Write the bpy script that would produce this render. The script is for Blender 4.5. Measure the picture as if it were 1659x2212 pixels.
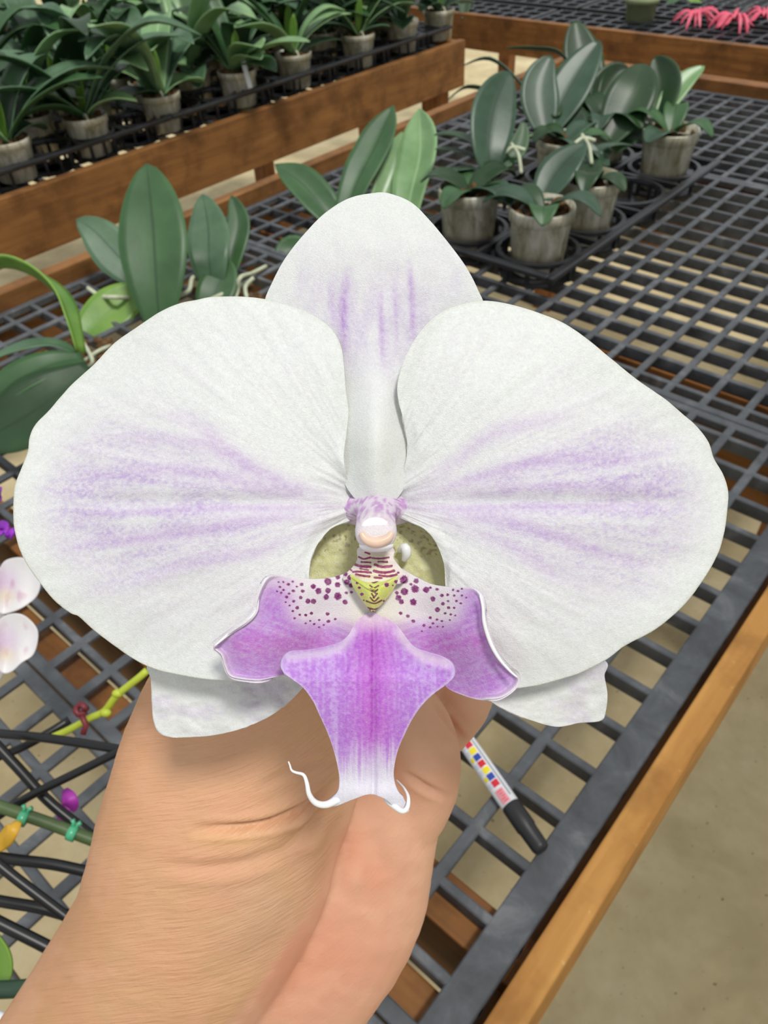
import bpy, math, random
import numpy as np
from mathutils import Vector, Matrix

# ------------------------------------------------------------------ scene, camera, light
for o in list(bpy.data.objects): bpy.data.objects.remove(o, do_unlink=True)
SC = bpy.context.scene
COL = SC.collection
F = 1630.0                      # focal length in pixels of the 1659 x 2212 frame
H = 0.6                         # camera height above the bench top (m)
BZ = 0.75                       # bench top above the floor
CAM = np.array([0.0, 0.0, BZ + H])
CR = np.array([[0.75514375, 0.65404167, -0.04458048],
               [-0.42306678, 0.53815277, 0.72897606],
               [0.50077183, -0.5316212, 0.683086]])       # world -> camera
cam = bpy.data.cameras.new('camera'); cam.sensor_fit = 'HORIZONTAL'; cam.sensor_width = 36.0
cam.lens = F*36.0/1659.0; cam.clip_start = 0.01; cam.clip_end = 60
cam.dof.use_dof = True; cam.dof.focus_distance = 0.129; cam.dof.aperture_fstop = 62.0
co = bpy.data.objects.new('camera', cam); COL.objects.link(co)
mw = Matrix(CR.T.tolist()).to_4x4(); mw.translation = Vector(CAM.tolist()); co.matrix_world = mw
SC.camera = co
SC.view_settings.view_transform = 'Standard'; SC.view_settings.look = 'None'
SC.view_settings.exposure = 0.06; SC.view_settings.gamma = 1.0
try: SC.view_settings.use_curve_mapping = False
except Exception: pass

world = bpy.data.worlds.new('greenhouse_light'); SC.world = world; world.use_nodes = True
wn = world.node_tree.nodes; wl = world.node_tree.links
wn['Background'].inputs[0].default_value = (0.93, 0.97, 1.0, 1)
wn['Background'].inputs[1].default_value = 0.68
sun = bpy.data.lights.new('sun', 'SUN'); sun.energy = 2.35; sun.angle = math.radians(11); sun.color = (1.0, 0.97, 0.92)
so = bpy.data.objects.new('sun', sun); COL.objects.link(so)
SUND = Vector((0.435, -0.045, 1.11)).normalized()
so.rotation_euler = SUND.to_track_quat('Z', 'Y').to_euler()

# ------------------------------------------------------------------ geometry of the picture
def ray(px, py):
    d = np.array([(px-829.5)/F, -(py-1106)/F, -1.0]); return CR.T @ d
def P(px, py, d): return Vector((CAM + ray(px, py)*d).tolist())         # point at depth d metres
def onz(px, py, z):                                                      # point where the ray meets height z
    r = ray(px, py); return Vector((CAM + r*((z-CAM[2])/r[2])).tolist())
def depth(v): return -float(CR[2] @ (np.array(v)-CAM))
def hw(x, y, z=-1.0): return Vector((x*H, y*H, CAM[2] + z*H))            # bench units -> world
def Parr(px, py, d):
    r = np.stack([(px-829.5)/F, -(py-1106)/F, -np.ones_like(px)], -1) * np.asarray(d)[..., None]
    return r @ CR + CAM
CZ = Vector(CR[2].tolist())     # from the scene towards the camera
CX = Vector(CR[0].tolist()); CY = Vector(CR[1].tolist())

def lin(r, g, b):
    f = lambda c: c/12.92 if c <= .04045 else ((c+.055)/1.055)**2.4
    return (f(r/255), f(g/255), f(b/255), 1.0)
def linarr(c):
    c = np.asarray(c, float)/255; return np.where(c <= .04045, c/12.92, ((c+.055)/1.055)**2.4)

# ------------------------------------------------------------------ materials
class NB:
    def __init__(s, name):
        s.m = bpy.data.materials.new(name); s.m.use_nodes = True; s.t = s.m.node_tree; s.b = s.t.nodes['Principled BSDF']
    def n(s, k, **kw):
        o = s.t.nodes.new(k)
        for a, v in kw.items(): setattr(o, a, v)
        return o
    def l(s, a, b): s.t.links.new(a, b)
    def noise(s, vec, scale, detail=3, rough=.55, dist=0):
        o = s.n('ShaderNodeTexNoise'); o.inputs['Scale'].default_value = scale; o.inputs['Detail'].default_value = detail
        o.inputs['Roughness'].default_value = rough; o.inputs['Distortion'].default_value = dist
        if vec is not None: s.l(vec, o.inputs['Vector'])
        return o.outputs['Fac']
    def ramp(s, fac, stops):
        o = s.n('ShaderNodeValToRGB'); e = o.color_ramp.elements
        while len(e) < len(stops): e.new(.5)
        for k, (p, c) in enumerate(stops):
            e[k].position = p; e[k].color = c if len(c) == 4 else (*c, 1)
        s.l(fac, o.inputs['Fac']); return o.outputs['Color']
    def mix(s, fac, a, b, mode='MIX'):
        o = s.n('ShaderNodeMix', data_type='RGBA', blend_type=mode)
        for sock, v in ((o.inputs[0], fac), (o.inputs[6], a), (o.inputs[7], b)):
            if hasattr(v, 'is_output'): s.l(v, sock)
            else: sock.default_value = v
        return o.outputs[2]
    def coord(s, kind='Object', scale=(1, 1, 1), rot=(0, 0, 0)):
        tc = s.n('ShaderNodeTexCoord'); mp = s.n('ShaderNodeMapping'); mp.inputs['Scale'].default_value = scale; mp.inputs['Rotation'].default_value = rot
        s.l(tc.outputs[kind], mp.inputs['Vector']); return mp.outputs['Vector']
    def bump(s, h, strength=.3, dist=.001, normal=None):
        o = s.n('ShaderNodeBump'); o.inputs['Strength'].default_value = strength; o.inputs['Distance'].default_value = dist
        s.l(h, o.inputs['Height'])
        if normal is not None: s.l(normal, o.inputs['Normal'])
        s.l(o.outputs['Normal'], s.b.inputs['Normal']); return o.outputs['Normal']
    def set(s, **kw):
        for k, v in kw.items():
            sock = s.b.inputs[k.replace('_', ' ')]
            if hasattr(v, 'is_output'): s.l(v, sock)
            else: sock.default_value = v
        return s
def plain(name, c, rough=.5, spec=.5, metal=0, vary=.12, scale=30, bump=0):
    b = NB(name); v = b.coord(); f = b.noise(v, scale, 4)
    dk = tuple(x*(1-vary) for x in c[:3])+(1,); lt = tuple(min(1, x*(1+vary)) for x in c[:3])+(1,)
    b.set(Base_Color=b.ramp(f, [(.3, dk), (.7, lt)]), Roughness=rough, Specular_IOR_Level=spec, Metallic=metal)
    if bump: b.bump(f, bump, .002)
    return b.m

# wood: grain runs along the local long axis given by `ax`
def wood(name, c1, c2, ax, wear=0.0):
    b = NB(name); sc = [34, 34, 34]; sc[ax] = 2.2
    v = b.coord('Object', tuple(sc)); g = b.noise(v, 1.6, 6, .6, .6)
    v2 = b.coord('Object', (6, 6, 6)); st = b.noise(v2, 2.2, 4, .6)
    col = b.ramp(g, [(.28, c2), (.7, c1)])
    col = b.mix(b.ramp(st, [(.45, (0, 0, 0, 1)), (.75, (1, 1, 1, 1))]), col, tuple(x*.62 for x in c2[:3])+(1,))
    if wear:
        v3 = b.coord('Object', (60, 60, 60)); w = b.noise(v3, 1.5, 5, .7)
        col = b.mix(b.ramp(w, [(.66, (0, 0, 0, 1)), (.72, (wear, wear, wear, 1))]), col, lin(225, 190, 130))
    b.set(Base_Color=col, Roughness=.6, Specular_IOR_Level=.3); b.bump(g, .25, .002); return b.m
M = {}
M['wood_rim'] = wood('oiled_redwood_rim', lin(206, 152, 82), lin(168, 112, 50), 1, .8)
M['wood_y'] = wood('redwood_board_lengthwise', lin(150, 104, 58), lin(112, 74, 38), 1)
M['wood_x'] = wood('redwood_board_crosswise', lin(156, 106, 56), lin(114, 72, 36), 0)
M['wood_z'] = wood('redwood_post', lin(160, 105, 55), lin(120, 70, 32), 2)
# floor
b = NB('stained_concrete'); v = b.coord('Object')
n1 = b.noise(v, 3.1, 6, .62, .4); n2 = b.noise(v, 22, 5, .65); n3 = b.noise(v, 95, 2, .5)
c = b.ramp(n1, [(.3, lin(172, 155, 117)), (.5, lin(200, 184, 144)), (.72, lin(220, 206, 170))])
c = b.mix(b.ramp(n2, [(.35, (0, 0, 0, 1)), (.75, (.45, .45, .45, 1))]), c, lin(170, 152, 112))
c = b.mix(b.ramp(n3, [(.70, (0, 0, 0, 1)), (.76, (1, 1, 1, 1))]), c, lin(120, 98, 66))
b.set(Base_Color=c, Roughness=.8, Specular_IOR_Level=.25); b.bump(n2, .3, .003); M['floor'] = b.m
# black plastic mesh, dusty
b = NB('dusty_black_plastic'); v = b.coord('Object')
n1 = b.noise(v, 24, 6, .65, .5); n2 = b.noise(v, 160, 3)
c = b.ramp(n1, [(.3, lin(60, 62, 65)), (.55, lin(84, 87, 91)), (.8, lin(122, 124, 126))])
b.set(Base_Color=c, Roughness=.55, Specular_IOR_Level=.4); b.bump(n2, .25, .0008); M['mesh'] = b.m
M['tray'] = plain('black_tray_plastic', lin(38, 39, 42), .35, .6, vary=.3)
M['black'] = plain('black_gloss_plastic', lin(17, 17, 19), .38, .5, vary=.3)
M['cap'] = plain('marker_cap_black', lin(34, 34, 36), .45, .5, vary=.15)
M['white_label'] = plain('white_marker_barrel', lin(226, 228, 232), .3, .5, vary=.02)
# translucent pots with roots and bark showing
b = NB('cloudy_clear_pot'); v = b.coord('Object', (1, 1, .35)); n1 = b.noise(v, 60, 5, .65, .6); n2 = b.noise(v, 16, 3)
c = b.ramp(n1, [(.3, lin(132, 126, 100)), (.52, lin(188, 184, 164)), (.75, lin(224, 222, 212))])
c = b.mix(b.ramp(n2, [(.45, (0, 0, 0, 1)), (.7, (.6, .6, .6, 1))]), c, lin(122, 120, 88))
b.set(Base_Color=c, Roughness=.25, Specular_IOR_Level=.6); b.bump(n1, .2, .002); M['pot'] = b.m
M['green_pot'] = plain('pale_green_pot', lin(140, 152, 112), .4, .5)
M['bark'] = plain('bark_mix', lin(96, 72, 46), .9, .2, vary=.5, scale=140, bump=.8)
M['root'] = plain('silver_root', lin(190, 196, 168), .7, .3, vary=.15, scale=80)
# leaves: cross attribute drives the midrib
def leafmat(name, c1, c2, rib, rough=.34):
    b = NB(name); a = b.n('ShaderNodeAttribute'); a.attribute_name = 'across'
    v = b.coord('Object'); n1 = b.noise(v, 14, 3); 
    c = b.ramp(n1, [(.3, c1), (.7, c2)])
    m = b.ramp(a.outputs['Fac'], [(0.0, (1, 1, 1, 1)), (.07, (0, 0, 0, 1))])
    c = b.mix(m, c, rib)
    e = b.ramp(a.outputs['Fac'], [(0.9, (0, 0, 0, 1)), (1.0, (.55, .55, .55, 1))])
    c = b.mix(e, c, tuple(min(1, x*1.5) for x in c2[:3])+(1,))
    b.set(Base_Color=c, Roughness=rough, Specular_IOR_Level=.55)
    n2 = b.noise(v, 120, 3); b.bump(n2, .12, .001)
    # a little light passes through
    tr = b.n('ShaderNodeBsdfTranslucent'); b.l(c, tr.inputs['Color'])
    mx = b.n('ShaderNodeMixShader'); mx.inputs[0].default_value = .18
    b.l(b.b.outputs[0], mx.inputs[1]); b.l(tr.outputs[0], mx.inputs[2])
    out = [n for n in b.t.nodes if n.type == 'OUTPUT_MATERIAL'][0]; b.l(mx.outputs[0], out.inputs['Surface'])
    return b.m
M['leaf_mid'] = leafmat('leaf_mid_green', lin(48, 84, 46), lin(70, 108, 64), lin(36, 66, 34), .45)
M['leaf_dark'] = leafmat('leaf_dark_green', lin(28, 54, 28), lin(46, 78, 40), lin(30, 56, 26), .42)
M['leaf_grey'] = leafmat('leaf_grey_green', lin(62, 94, 64), lin(98, 130, 98), lin(46, 74, 50), .42)
M['leaf_lime'] = leafmat('leaf_lime_green', lin(90, 138, 48), lin(130, 168, 72), lin(110, 150, 60))
M['leaf_pale'] = leafmat('leaf_pale_green', lin(110, 150, 96), lin(146, 182, 128), lin(170, 200, 150))

# pigment-driven petal material: glittering cell texture, thin and translucent
def petalmat(name, trans=.22, spark=.5, cell=5200., mott=.34, dull=.935):
    b = NB(name); a = b.n('ShaderNodeAttribute'); a.attribute_name = 'pigment'
    v = b.coord('Object'); n1 = b.noise(v, 1500, 3, .7); n2 = b.noise(v, cell, 2, .6); n3 = b.noise(v, 420, 3, .6)
    c = b.mix(b.ramp(n1, [(.38, (0, 0, 0, 1)), (.68, (mott, mott, mott, 1))]), a.outputs['Color'], (1, 1, 1, 1))
    c = b.mix(1.0, c, b.ramp(b.noise(v, 2600, 3, .7), [(.36, (dull, dull*1.004, dull, 1)), (.62, (1, 1, 1, 1))]), 'MULTIPLY')
    b.set(Base_Color=c, Roughness=.38, Specular_IOR_Level=spark)
    mm = b.n('ShaderNodeMath', operation='ADD'); b.l(n2, mm.inputs[0]); b.l(n3, mm.inputs[1])
    b.bump(mm.outputs[0], .55, .00022)
    tr = b.n('ShaderNodeBsdfTranslucent'); b.l(c, tr.inputs['Color'])
    mx = b.n('ShaderNodeMixShader'); mx.inputs[0].default_value = trans
    b.l(b.b.outputs[0], mx.inputs[1]); b.l(tr.outputs[0], mx.inputs[2])
    out = [n for n in b.t.nodes if n.type == 'OUTPUT_MATERIAL'][0]; b.l(mx.outputs[0], out.inputs['Surface'])
    return b.m
M['petal'] = petalmat('petal_white_lilac')
M['lip'] = petalmat('lip_pigmented', .12, .35, mott=.14, dull=.96)
M['lip_white'] = plain('lip_white_wax', lin(238, 240, 240), .35, .5, vary=.03, scale=300)

# skin: fine creases follow the 'crease' attribute
b = NB('skin'); a = b.n('ShaderNodeAttribute'); a.attribute_name = 'pigment'; k = b.n('ShaderNodeAttribute'); k.attribute_name = 'crease'
kv = k.outputs['Vector']; v = b.coord('Object')
pm = b.n('ShaderNodeAttribute'); pm.attribute_name = 'palm'
w0 = b.noise(kv, 1.0, 4, .62, .3); fade = b.n('ShaderNodeMapRange'); b.l(pm.outputs['Fac'], fade.inputs[0]); fade.inputs[3].default_value = 1.0; fade.inputs[4].default_value = .22
wc = b.n('ShaderNodeMath', operation='SUBTRACT'); b.l(w0, wc.inputs[0]); wc.inputs[1].default_value = .5
wm = b.n('ShaderNodeMath', operation='MULTIPLY_ADD'); b.l(wc.outputs[0], wm.inputs[0]); b.l(fade.outputs[0], wm.inputs[1]); wm.inputs[2].default_value = .5; w1 = wm.outputs[0]; p1 = b.noise(v, 900, 4, .6); p2 = b.noise(v, 60, 4)
c = b.mix(b.ramp(p2, [(.35, (0, 0, 0, 1)), (.75, (.5, .5, .5, 1))]), a.outputs['Color'], lin(222, 160, 128))
c = b.mix(b.ramp(w1, [(.25, (.22, .22, .22, 1)), (.45, (0, 0, 0, 1))]), c, lin(180, 112, 82))
b.set(Base_Color=c, Roughness=.47, Specular_IOR_Level=.42, Subsurface_Weight=.18, Subsurface_Scale=.004)
b.b.inputs['Subsurface Radius'].default_value = (1, .35, .2)
mm = b.n('ShaderNodeMath', operation='MULTIPLY_ADD'); b.l(p1, mm.inputs[0]); mm.inputs[1].default_value = .25; b.l(w1, mm.inputs[2])
b.bump(mm.outputs[0], .55, .0008); M['skin'] = b.m

# ------------------------------------------------------------------ object helpers
def link(name, me, m, parent=None):
    o = bpy.data.objects.new(name, me); COL.objects.link(o)
    if m is not None: me.materials.append(m)
    if parent is not None:
        o.parent = parent; o.matrix_parent_inverse = parent.matrix_world.inverted()
    return o
def thing(name, label, cat, loc, group=None):
    o = bpy.data.objects.new(name, None); COL.objects.link(o); o.empty_display_size = .05
    o.location = loc; o.matrix_world = Matrix.Translation(Vector(loc)); o['label'] = label; o['category'] = cat
    if group: o['group'] = group
    return o
def tag(o, label, cat, group=None, kind=None):
    o['label'] = label; o['category'] = cat
    if group: o['group'] = group
    if kind: o['kind'] = kind
    return o
class MB:
    def __init__(s): s.v = []; s.f = []
    def box(s, x0, x1, y0, y1, z0, z1):
        n = len(s.v); s.v += [(x, y, z) for z in (z0, z1) for y in (y0, y1) for x in (x0, x1)]
        s.f += [tuple(n+i for i in q) for q in ((0, 2, 3, 1), (4, 5, 7, 6), (0, 1, 5, 4), (2, 6, 7, 3), (0, 4, 6, 2), (1, 3, 7, 5))]
        return s
    def rings(s, rings, cap=True):
        n = len(s.v); k = len(rings[0])
        for r in rings: s.v += [tuple(p) for p in r]
        for i in range(len(rings)-1):
            for j in range(k):
                a = n+i*k+j; b_ = n+i*k+(j+1) % k; s.f.append((a, b_, b_+k, a+k))
        if cap:
            s.f.append(tuple(n+j for j in reversed(range(k)))); e = n+(len(rings)-1)*k; s.f.append(tuple(e+j for j in range(k)))
        return s
    def tube(s, pts, rad, k=10, taper=None):
        pts = [Vector(p) for p in pts]; rs = []
        ref = Vector((.3, .2, .9))
        for i, p in enumerate(pts):
            t = (pts[min(i+1, len(pts)-1)]-pts[max(i-1, 0)]).normalized()
            u = t.cross(ref)
            if u.length < .1: u = t.cross(Vector((1, 0, 0)))
            u.normalize(); w = u.cross(t); r = rad[i] if isinstance(rad, (list, tuple)) else rad
            ref = w
            rs.append([p + (u*math.cos(2*math.pi*j/k) + w*math.sin(2*math.pi*j/k))*r for j in range(k)])
        return s.rings(rs)
    def lathe(s, c, prof, k=32, cap=True):
        c = Vector(c); rs = []
        for r, z in prof: rs.append([c + Vector((r*math.cos(2*math.pi*j/k), r*math.sin(2*math.pi*j/k), z)) for j in range(k)])
        return s.rings(rs, cap)
    def ell(s, c, ax, k=20, m=12):
        c = Vector(c); a, b_, d = ax; rs = []
        for i in range(m+1):
            t = math.pi*(i+.02)/(m+.04); rs.append([c + a*math.sin(t)*math.cos(2*math.pi*j/k) + b_*math.sin(t)*math.sin(2*math.pi*j/k) + d*math.cos(t) for j in range(k)])
        return s.rings(rs)
    def build(s, name, m, parent=None, smooth=False, bevel=0):
        me = bpy.data.meshes.new(name); me.from_pydata([tuple(v) for v in s.v], [], s.f); me.update()
        import bmesh
        bm = bmesh.new(); bm.from_mesh(me); bmesh.ops.recalc_face_normals(bm, faces=bm.faces); bm.to_mesh(me); bm.free()
        if smooth: me.shade_smooth()
        o = link(name, me, m, parent)
        if bevel:
            mo = o.modifiers.new('bevel', 'BEVEL'); mo.width = bevel; mo.segments = 2; mo.limit_method = 'ANGLE'
        return o
def cr(pts, n, closed=False):                    # Catmull-Rom through points (any dimension), n samples even in arc length
    p = np.array(pts, float); L = len(p); out = []
    segs = L if closed else L-1
    for i in range(segs):
        g = lambda k: p[k % L] if closed else p[min(max(k, 0), L-1)]
        a, b_, c_, d = g(i-1), g(i), g(i+1), g(i+2)
        for t in np.linspace(0, 1, 24, endpoint=False):
            out.append(.5*((2*b_)+(-a+c_)*t+(2*a-5*b_+4*c_-d)*t*t+(-a+3*b_-3*c_+d)*t**3))
    out.append(p[0] if closed else p[-1]); out = np.array(out)
    s = np.concatenate([[0], np.cumsum(np.linalg.norm(np.diff(out, axis=0), axis=1))])
    q = np.linspace(0, s[-1], n+1 if closed else n)
    r = np.stack([np.interp(q, s, out[:, k]) for k in range(out.shape[1])], 1)
    return r[:-1] if closed else r

# value noise for pigments
_rng = np.random.RandomState(7); _G = _rng.rand(256, 256)
def vn(x, y):
    xi = np.floor(x).astype(int); yi = np.floor(y).astype(int); fx = x-xi; fy = y-yi
    fx = fx*fx*(3-2*fx); fy = fy*fy*(3-2*fy); g = lambda a, b_: _G[a % 256, b_ % 256]
    return (g(xi, yi)*(1-fx)+g(xi+1, yi)*fx)*(1-fy)+(g(xi, yi+1)*(1-fx)+g(xi+1, yi+1)*fx)*fy
def fbm(x, y, o=3): return sum(vn(x*2**k+17*k, y*2**k+31*k)/2**k for k in range(o))/sum(1/2**k for k in range(o))
def sst(a, b_, x):
    t = np.clip((x-a)/(b_-a), 0, 1); return t*t*(3-2*t)
def seg_dist(px, py, poly, n=60):
    q = cr(poly, n); d = np.full(px.shape, 1e9); t = np.zeros(px.shape)
    for i in range(n-1):
        a, b_ = q[i], q[i+1]; ab = b_-a; L = ab@ab+1e-9
        u = np.clip(((px-a[0])*ab[0]+(py-a[1])*ab[1])/L, 0, 1)
        dd = np.hypot(px-a[0]-u*ab[0], py-a[1]-u*ab[1]); m = dd < d
        d = np.where(m, dd, d); t = np.where(m, (i+u)/(n-1), t)
    return d, t
def setcol(me, name, c):
    at = me.attributes.new(name, 'FLOAT_COLOR', 'POINT'); a = np.ones((len(me.vertices), 4), np.float32); a[:, :3] = c
    at.data.foreach_set('color', a.ravel())
# ------------------------------------------------------------------ thin organ surface: an outline filled by rings around a centre
def organ(name, outline, centre, dfn, cfn, mat, parent, nang=420, nrad=110, thick=.0007, rough_edge=0.0, hard=False):
    o = cr(outline, nang, True) if not hard else cr(outline, nang, True)
    if rough_edge:
        d = o-np.array(centre); k = np.arange(nang)/nang*40
        o = np.array(centre)+d*(1+rough_edge*(fbm(k*1.0, k*0+3.3, 3)-.5)[:, None])
    s = np.linspace(0, 1, nrad+1)[1:]**.85
    cx, cy = centre
    X = np.concatenate([[cx], (cx+(o[:, 0]-cx)[None]*s[:, None]).ravel()])
    Y = np.concatenate([[cy], (cy+(o[:, 1]-cy)[None]*s[:, None]).ravel()])
    S = np.concatenate([[0], np.repeat(s, nang)])
    D = dfn(X, Y, S); V = Parr(X, Y, D)
    orient = np.sum(o[:, 0]*np.roll(o[:, 1], -1)-np.roll(o[:, 0], -1)*o[:, 1]) < 0    # CCW as seen by the camera (y down)
    j = np.arange(nang); jn = (j+1) % nang; tri = np.stack([np.zeros_like(j), 1+j, 1+jn], 1); quads = []
    for i in range(nrad-1):
        a = 1+i*nang; quads.append(np.stack([a+j, a+nang+j, a+nang+jn, a+jn], 1))
    quads = np.concatenate(quads)
    if not orient: tri = tri[:, ::-1]; quads = quads[:, ::-1]
    me = bpy.data.meshes.new(name)
    me.from_pydata(V.tolist(), [], tri.tolist()+quads.tolist()); me.update(); me.shade_smooth()
    setcol(me, 'pigment', cfn(X, Y, S))
    ob = link(name, me, mat, parent)
    so_ = ob.modifiers.new('thickness', 'SOLIDIFY'); so_.thickness = thick; so_.offset = -1
    return ob

# a surface spanned between a left and a right edge, with a curved end
def organ_strip(name, left, right, endc, dfn, cfn, mat, parent, nl=260, nw=120, thick=.0008):
    L = cr(left, nl); R = cr(right, nl); E_ = cr(endc, nw); t = np.linspace(0, 1, nw)[None, :, None]
    G = L[:, None, :]*(1-t) + R[:, None, :]*t
    s = np.linspace(0, 1, nl)[:, None, None]; off = E_[None] - (L[-1][None, None]*(1-t)+R[-1][None, None]*t)
    G = G + off*np.clip((s-.5)/.5, 0, 1)
    X = G[..., 0].ravel(); Y = G[..., 1].ravel(); ta = np.tile(np.linspace(0, 1, nw), nl); sa = np.repeat(np.linspace(0, 1, nl), nw)
    S = np.maximum(np.abs(2*ta-1)**1., sst(.9, 1, sa)*.9)
    V = Parr(X, Y, dfn(X, Y, S)); i = np.arange(nl-1)[:, None]*nw; j = np.arange(nw-1)[None]
    a = (i+j).ravel(); q = np.stack([a, a+nw, a+nw+1, a+1], 1)
    me = bpy.data.meshes.new(name); me.from_pydata(V.tolist(), [], q.tolist()); me.update(); me.shade_smooth()
    setcol(me, 'pigment', cfn(X, Y, S)); ob = link(name, me, mat, parent)
    so_ = ob.modifiers.new('thickness', 'SOLIDIFY'); so_.thickness = thick; so_.offset = -1
    return ob
# ================================================================== the orchid flower in the hand
D0 = 0.130
flower = thing('orchid_flower', 'large white moth orchid bloom flushed lilac with purple spotted lip, held in a hand', 'flower', P(812, 1085, D0+.004))
WHITE = np.array([241, 244, 242.]); LILAC = np.array([206, 186, 228.]); VIOL = np.array([186, 140, 216.])
def blend(c, t, k): return c*(1-k[:, None]) + np.array(t)*k[:, None]
def petal_colour(veins, base, spread, side):
    def f(X, Y, S):
        dx = (X-base[0])*side; dy = Y-base[1]; r = np.hypot(dx, dy); a = np.arctan2(dy, np.maximum(dx, 1e-3) if False else dx)
        c = np.tile(WHITE, (len(X), 1))
        # flush: fan along the mid line, patchy, with white towards the rim and the centre
        fan = np.exp(-((a-spread[0])/spread[1])**2)*sst(90, 300, r)*(1-sst(.74, .97, S))
        streak = fbm(a*26, r/240.+5, 4); patch = fbm(X/60.+9, Y/34., 4)
        k = fan*np.clip(.35+1.5*(streak-.42)+.9*(patch-.42), 0, 1)
        k += .12*sst(.45, .8, fbm(a*60, r/150., 3))*sst(.1, .5, S)*(1-sst(.8, 1, S))
        speck = fbm(X/5.5, Y/4., 2); k *= .62+.75*speck
        k = np.clip(k*.9+.2*fan, 0, 1)*(.55+.9*sst(.3, .72, fbm(X/6., Y/4., 2))); c = blend(c, LILAC, np.clip(k*.78, 0, 1)); c = c*(.965+.07*fbm(X/7., Y/5., 3))[:, None]
        for poly, w, s_ in veins:
            d, t = seg_dist(X, Y, poly)
            g = np.exp(-(d/w)**2)*s_*np.sin(np.pi*np.clip(t, .03, .97))**.6*(.55+.8*fbm(X/14., Y/9.+3, 2))
            c = blend(c, VIOL, np.clip(g*.8, 0, .8))
        c = blend(c, [226, 230, 214], sst(.982, 1., S)*.55)
        return linarr(c)
    return f
LV = [([(760, 1094), (600, 1098), (420, 1100), (180, 1112)], 7, .5), ([(700, 1112), (560, 1122), (430, 1146), (300, 1165), (140, 1180)], 13, .55),
      ([(720, 1080), (620, 1045), (520, 1000), (430, 920), (330, 890)], 18, .38), ([(690, 1075), (560, 1055), (420, 1020), (200, 1020)], 16, .42),
      ([(700, 1130), (560, 1190), (420, 1215), (290, 1255)], 14, .34), ([(640, 1060), (500, 985), (380, 950), (220, 950)], 16, .3)]
RV = [([(860, 1096), (1000, 1098), (1200, 1095), (1420, 1092)], 7, .5), ([(880, 1084), (1040, 1030), (1200, 992), (1400, 990)], 15, .55),
      ([(900, 1060), (980, 1000), (1080, 930), (1240, 900)], 18, .35), ([(900, 1105), (1080, 1122), (1200, 1160), (1370, 1215)], 15, .5),
      ([(930, 1120), (1100, 1180), (1200, 1240), (1300, 1270)], 18, .3), ([(950, 1080), (1150, 1050), (1300, 1055), (1450, 1050)], 12, .35)]
def petal_d(side, tilt):
    def f(X, Y, S):
        x = (X-812)*side/12500.; y = (1085-Y)/12500.; r = np.hypot(x, y); a = np.arctan2(y, x)
        d = D0 + .0012 - .0030*sst(0, .03, r) + .0036*sst(.025, .065, r)          # cups forward, then the rim falls back
        d = d + .0011*np.exp(-(y/.0016)**2)*sst(.004, .02, r)*(1-sst(.04, .06, r))*.8   # groove along the middle vein
        d = d + .0016*np.sin(a*7+side*1.1)*sst(.75, 1., S)*.45 + .0009*(fbm(a*9+side*5, r*60, 3)-.5)*sst(.2, .8, S)
        d = d + tilt*np.clip(y, 0, 1)*.10 + .0012*np.exp(-((a-1.1)/.25)**2)*sst(.015, .045, r)
        d = d + .004*np.exp(-(r/.006)**2)
        d = d + .00005*(vn(a*60, r*60)-.5)*sst(.1, .4, S) + .0005*(fbm(x*55+9, y*55+7, 3)-.5)*sst(.0, .3, S)
        return d
    return f
left_out = [(768, 1074), (752, 1040), (743, 990), (748, 940), (753, 890), (748, 850), (744, 800), (738, 755), (722, 718), (692, 690), (640, 664), (577, 647), (520, 641), (460, 641), (425, 647), (390, 654), (350, 671), (300, 703), (245, 742), (200, 789), (150, 835), (112, 880), (78, 916), (64, 945), (60, 975), (45, 1015), (32, 1050), (29, 1095), (31, 1140), (42, 1185), (60, 1222), (88, 1262), (120, 1300), (152, 1325), (170, 1332), (205, 1363), (250, 1397), (300, 1430), (340, 1447), (400, 1460), (470, 1469), (540, 1470), (600, 1440), (650, 1370), (668, 1300), (667, 1248), (672, 1205), (690, 1170), (715, 1142), (745, 1128), (765, 1118), (776, 1098)]
right_out = [(846, 1074), (862, 1045), (874, 1005), (880, 965), (873, 915), (862, 870), (858, 835), (868, 790), (890, 742), (925, 697), (975, 664), (1038, 650), (1100, 657), (1160, 674), (1215, 696), (1270, 733), (1325, 778), (1380, 822), (1440, 864), (1475, 895), (1502, 918), (1530, 955), (1542, 990), (1562, 1025), (1573, 1062), (1571, 1100), (1566, 1140), (1555, 1185), (1533, 1230), (1500, 1280), (1460, 1325), (1410, 1363), (1350, 1395), (1305, 1428), (1250, 1455), (1200, 1470), (1150, 1482), (1100, 1484), (1040, 1450), (985, 1370), (965, 1310), (962, 1262), (958, 1215), (940, 1170), (915, 1142), (885, 1128), (862, 1118), (846, 1098)]
organ('petal', left_out, (610, 1060), petal_d(-1, 1), petal_colour(LV, (770, 1090), (.02, .34), -1), M['petal'], flower, 560, 150, rough_edge=.006)
organ('petal', right_out, (1010, 1060), petal_d(1, .6), petal_colour(RV, (855, 1090), (-.02, .36), 1), M['petal'], flower, 560, 150, rough_edge=.006)

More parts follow.
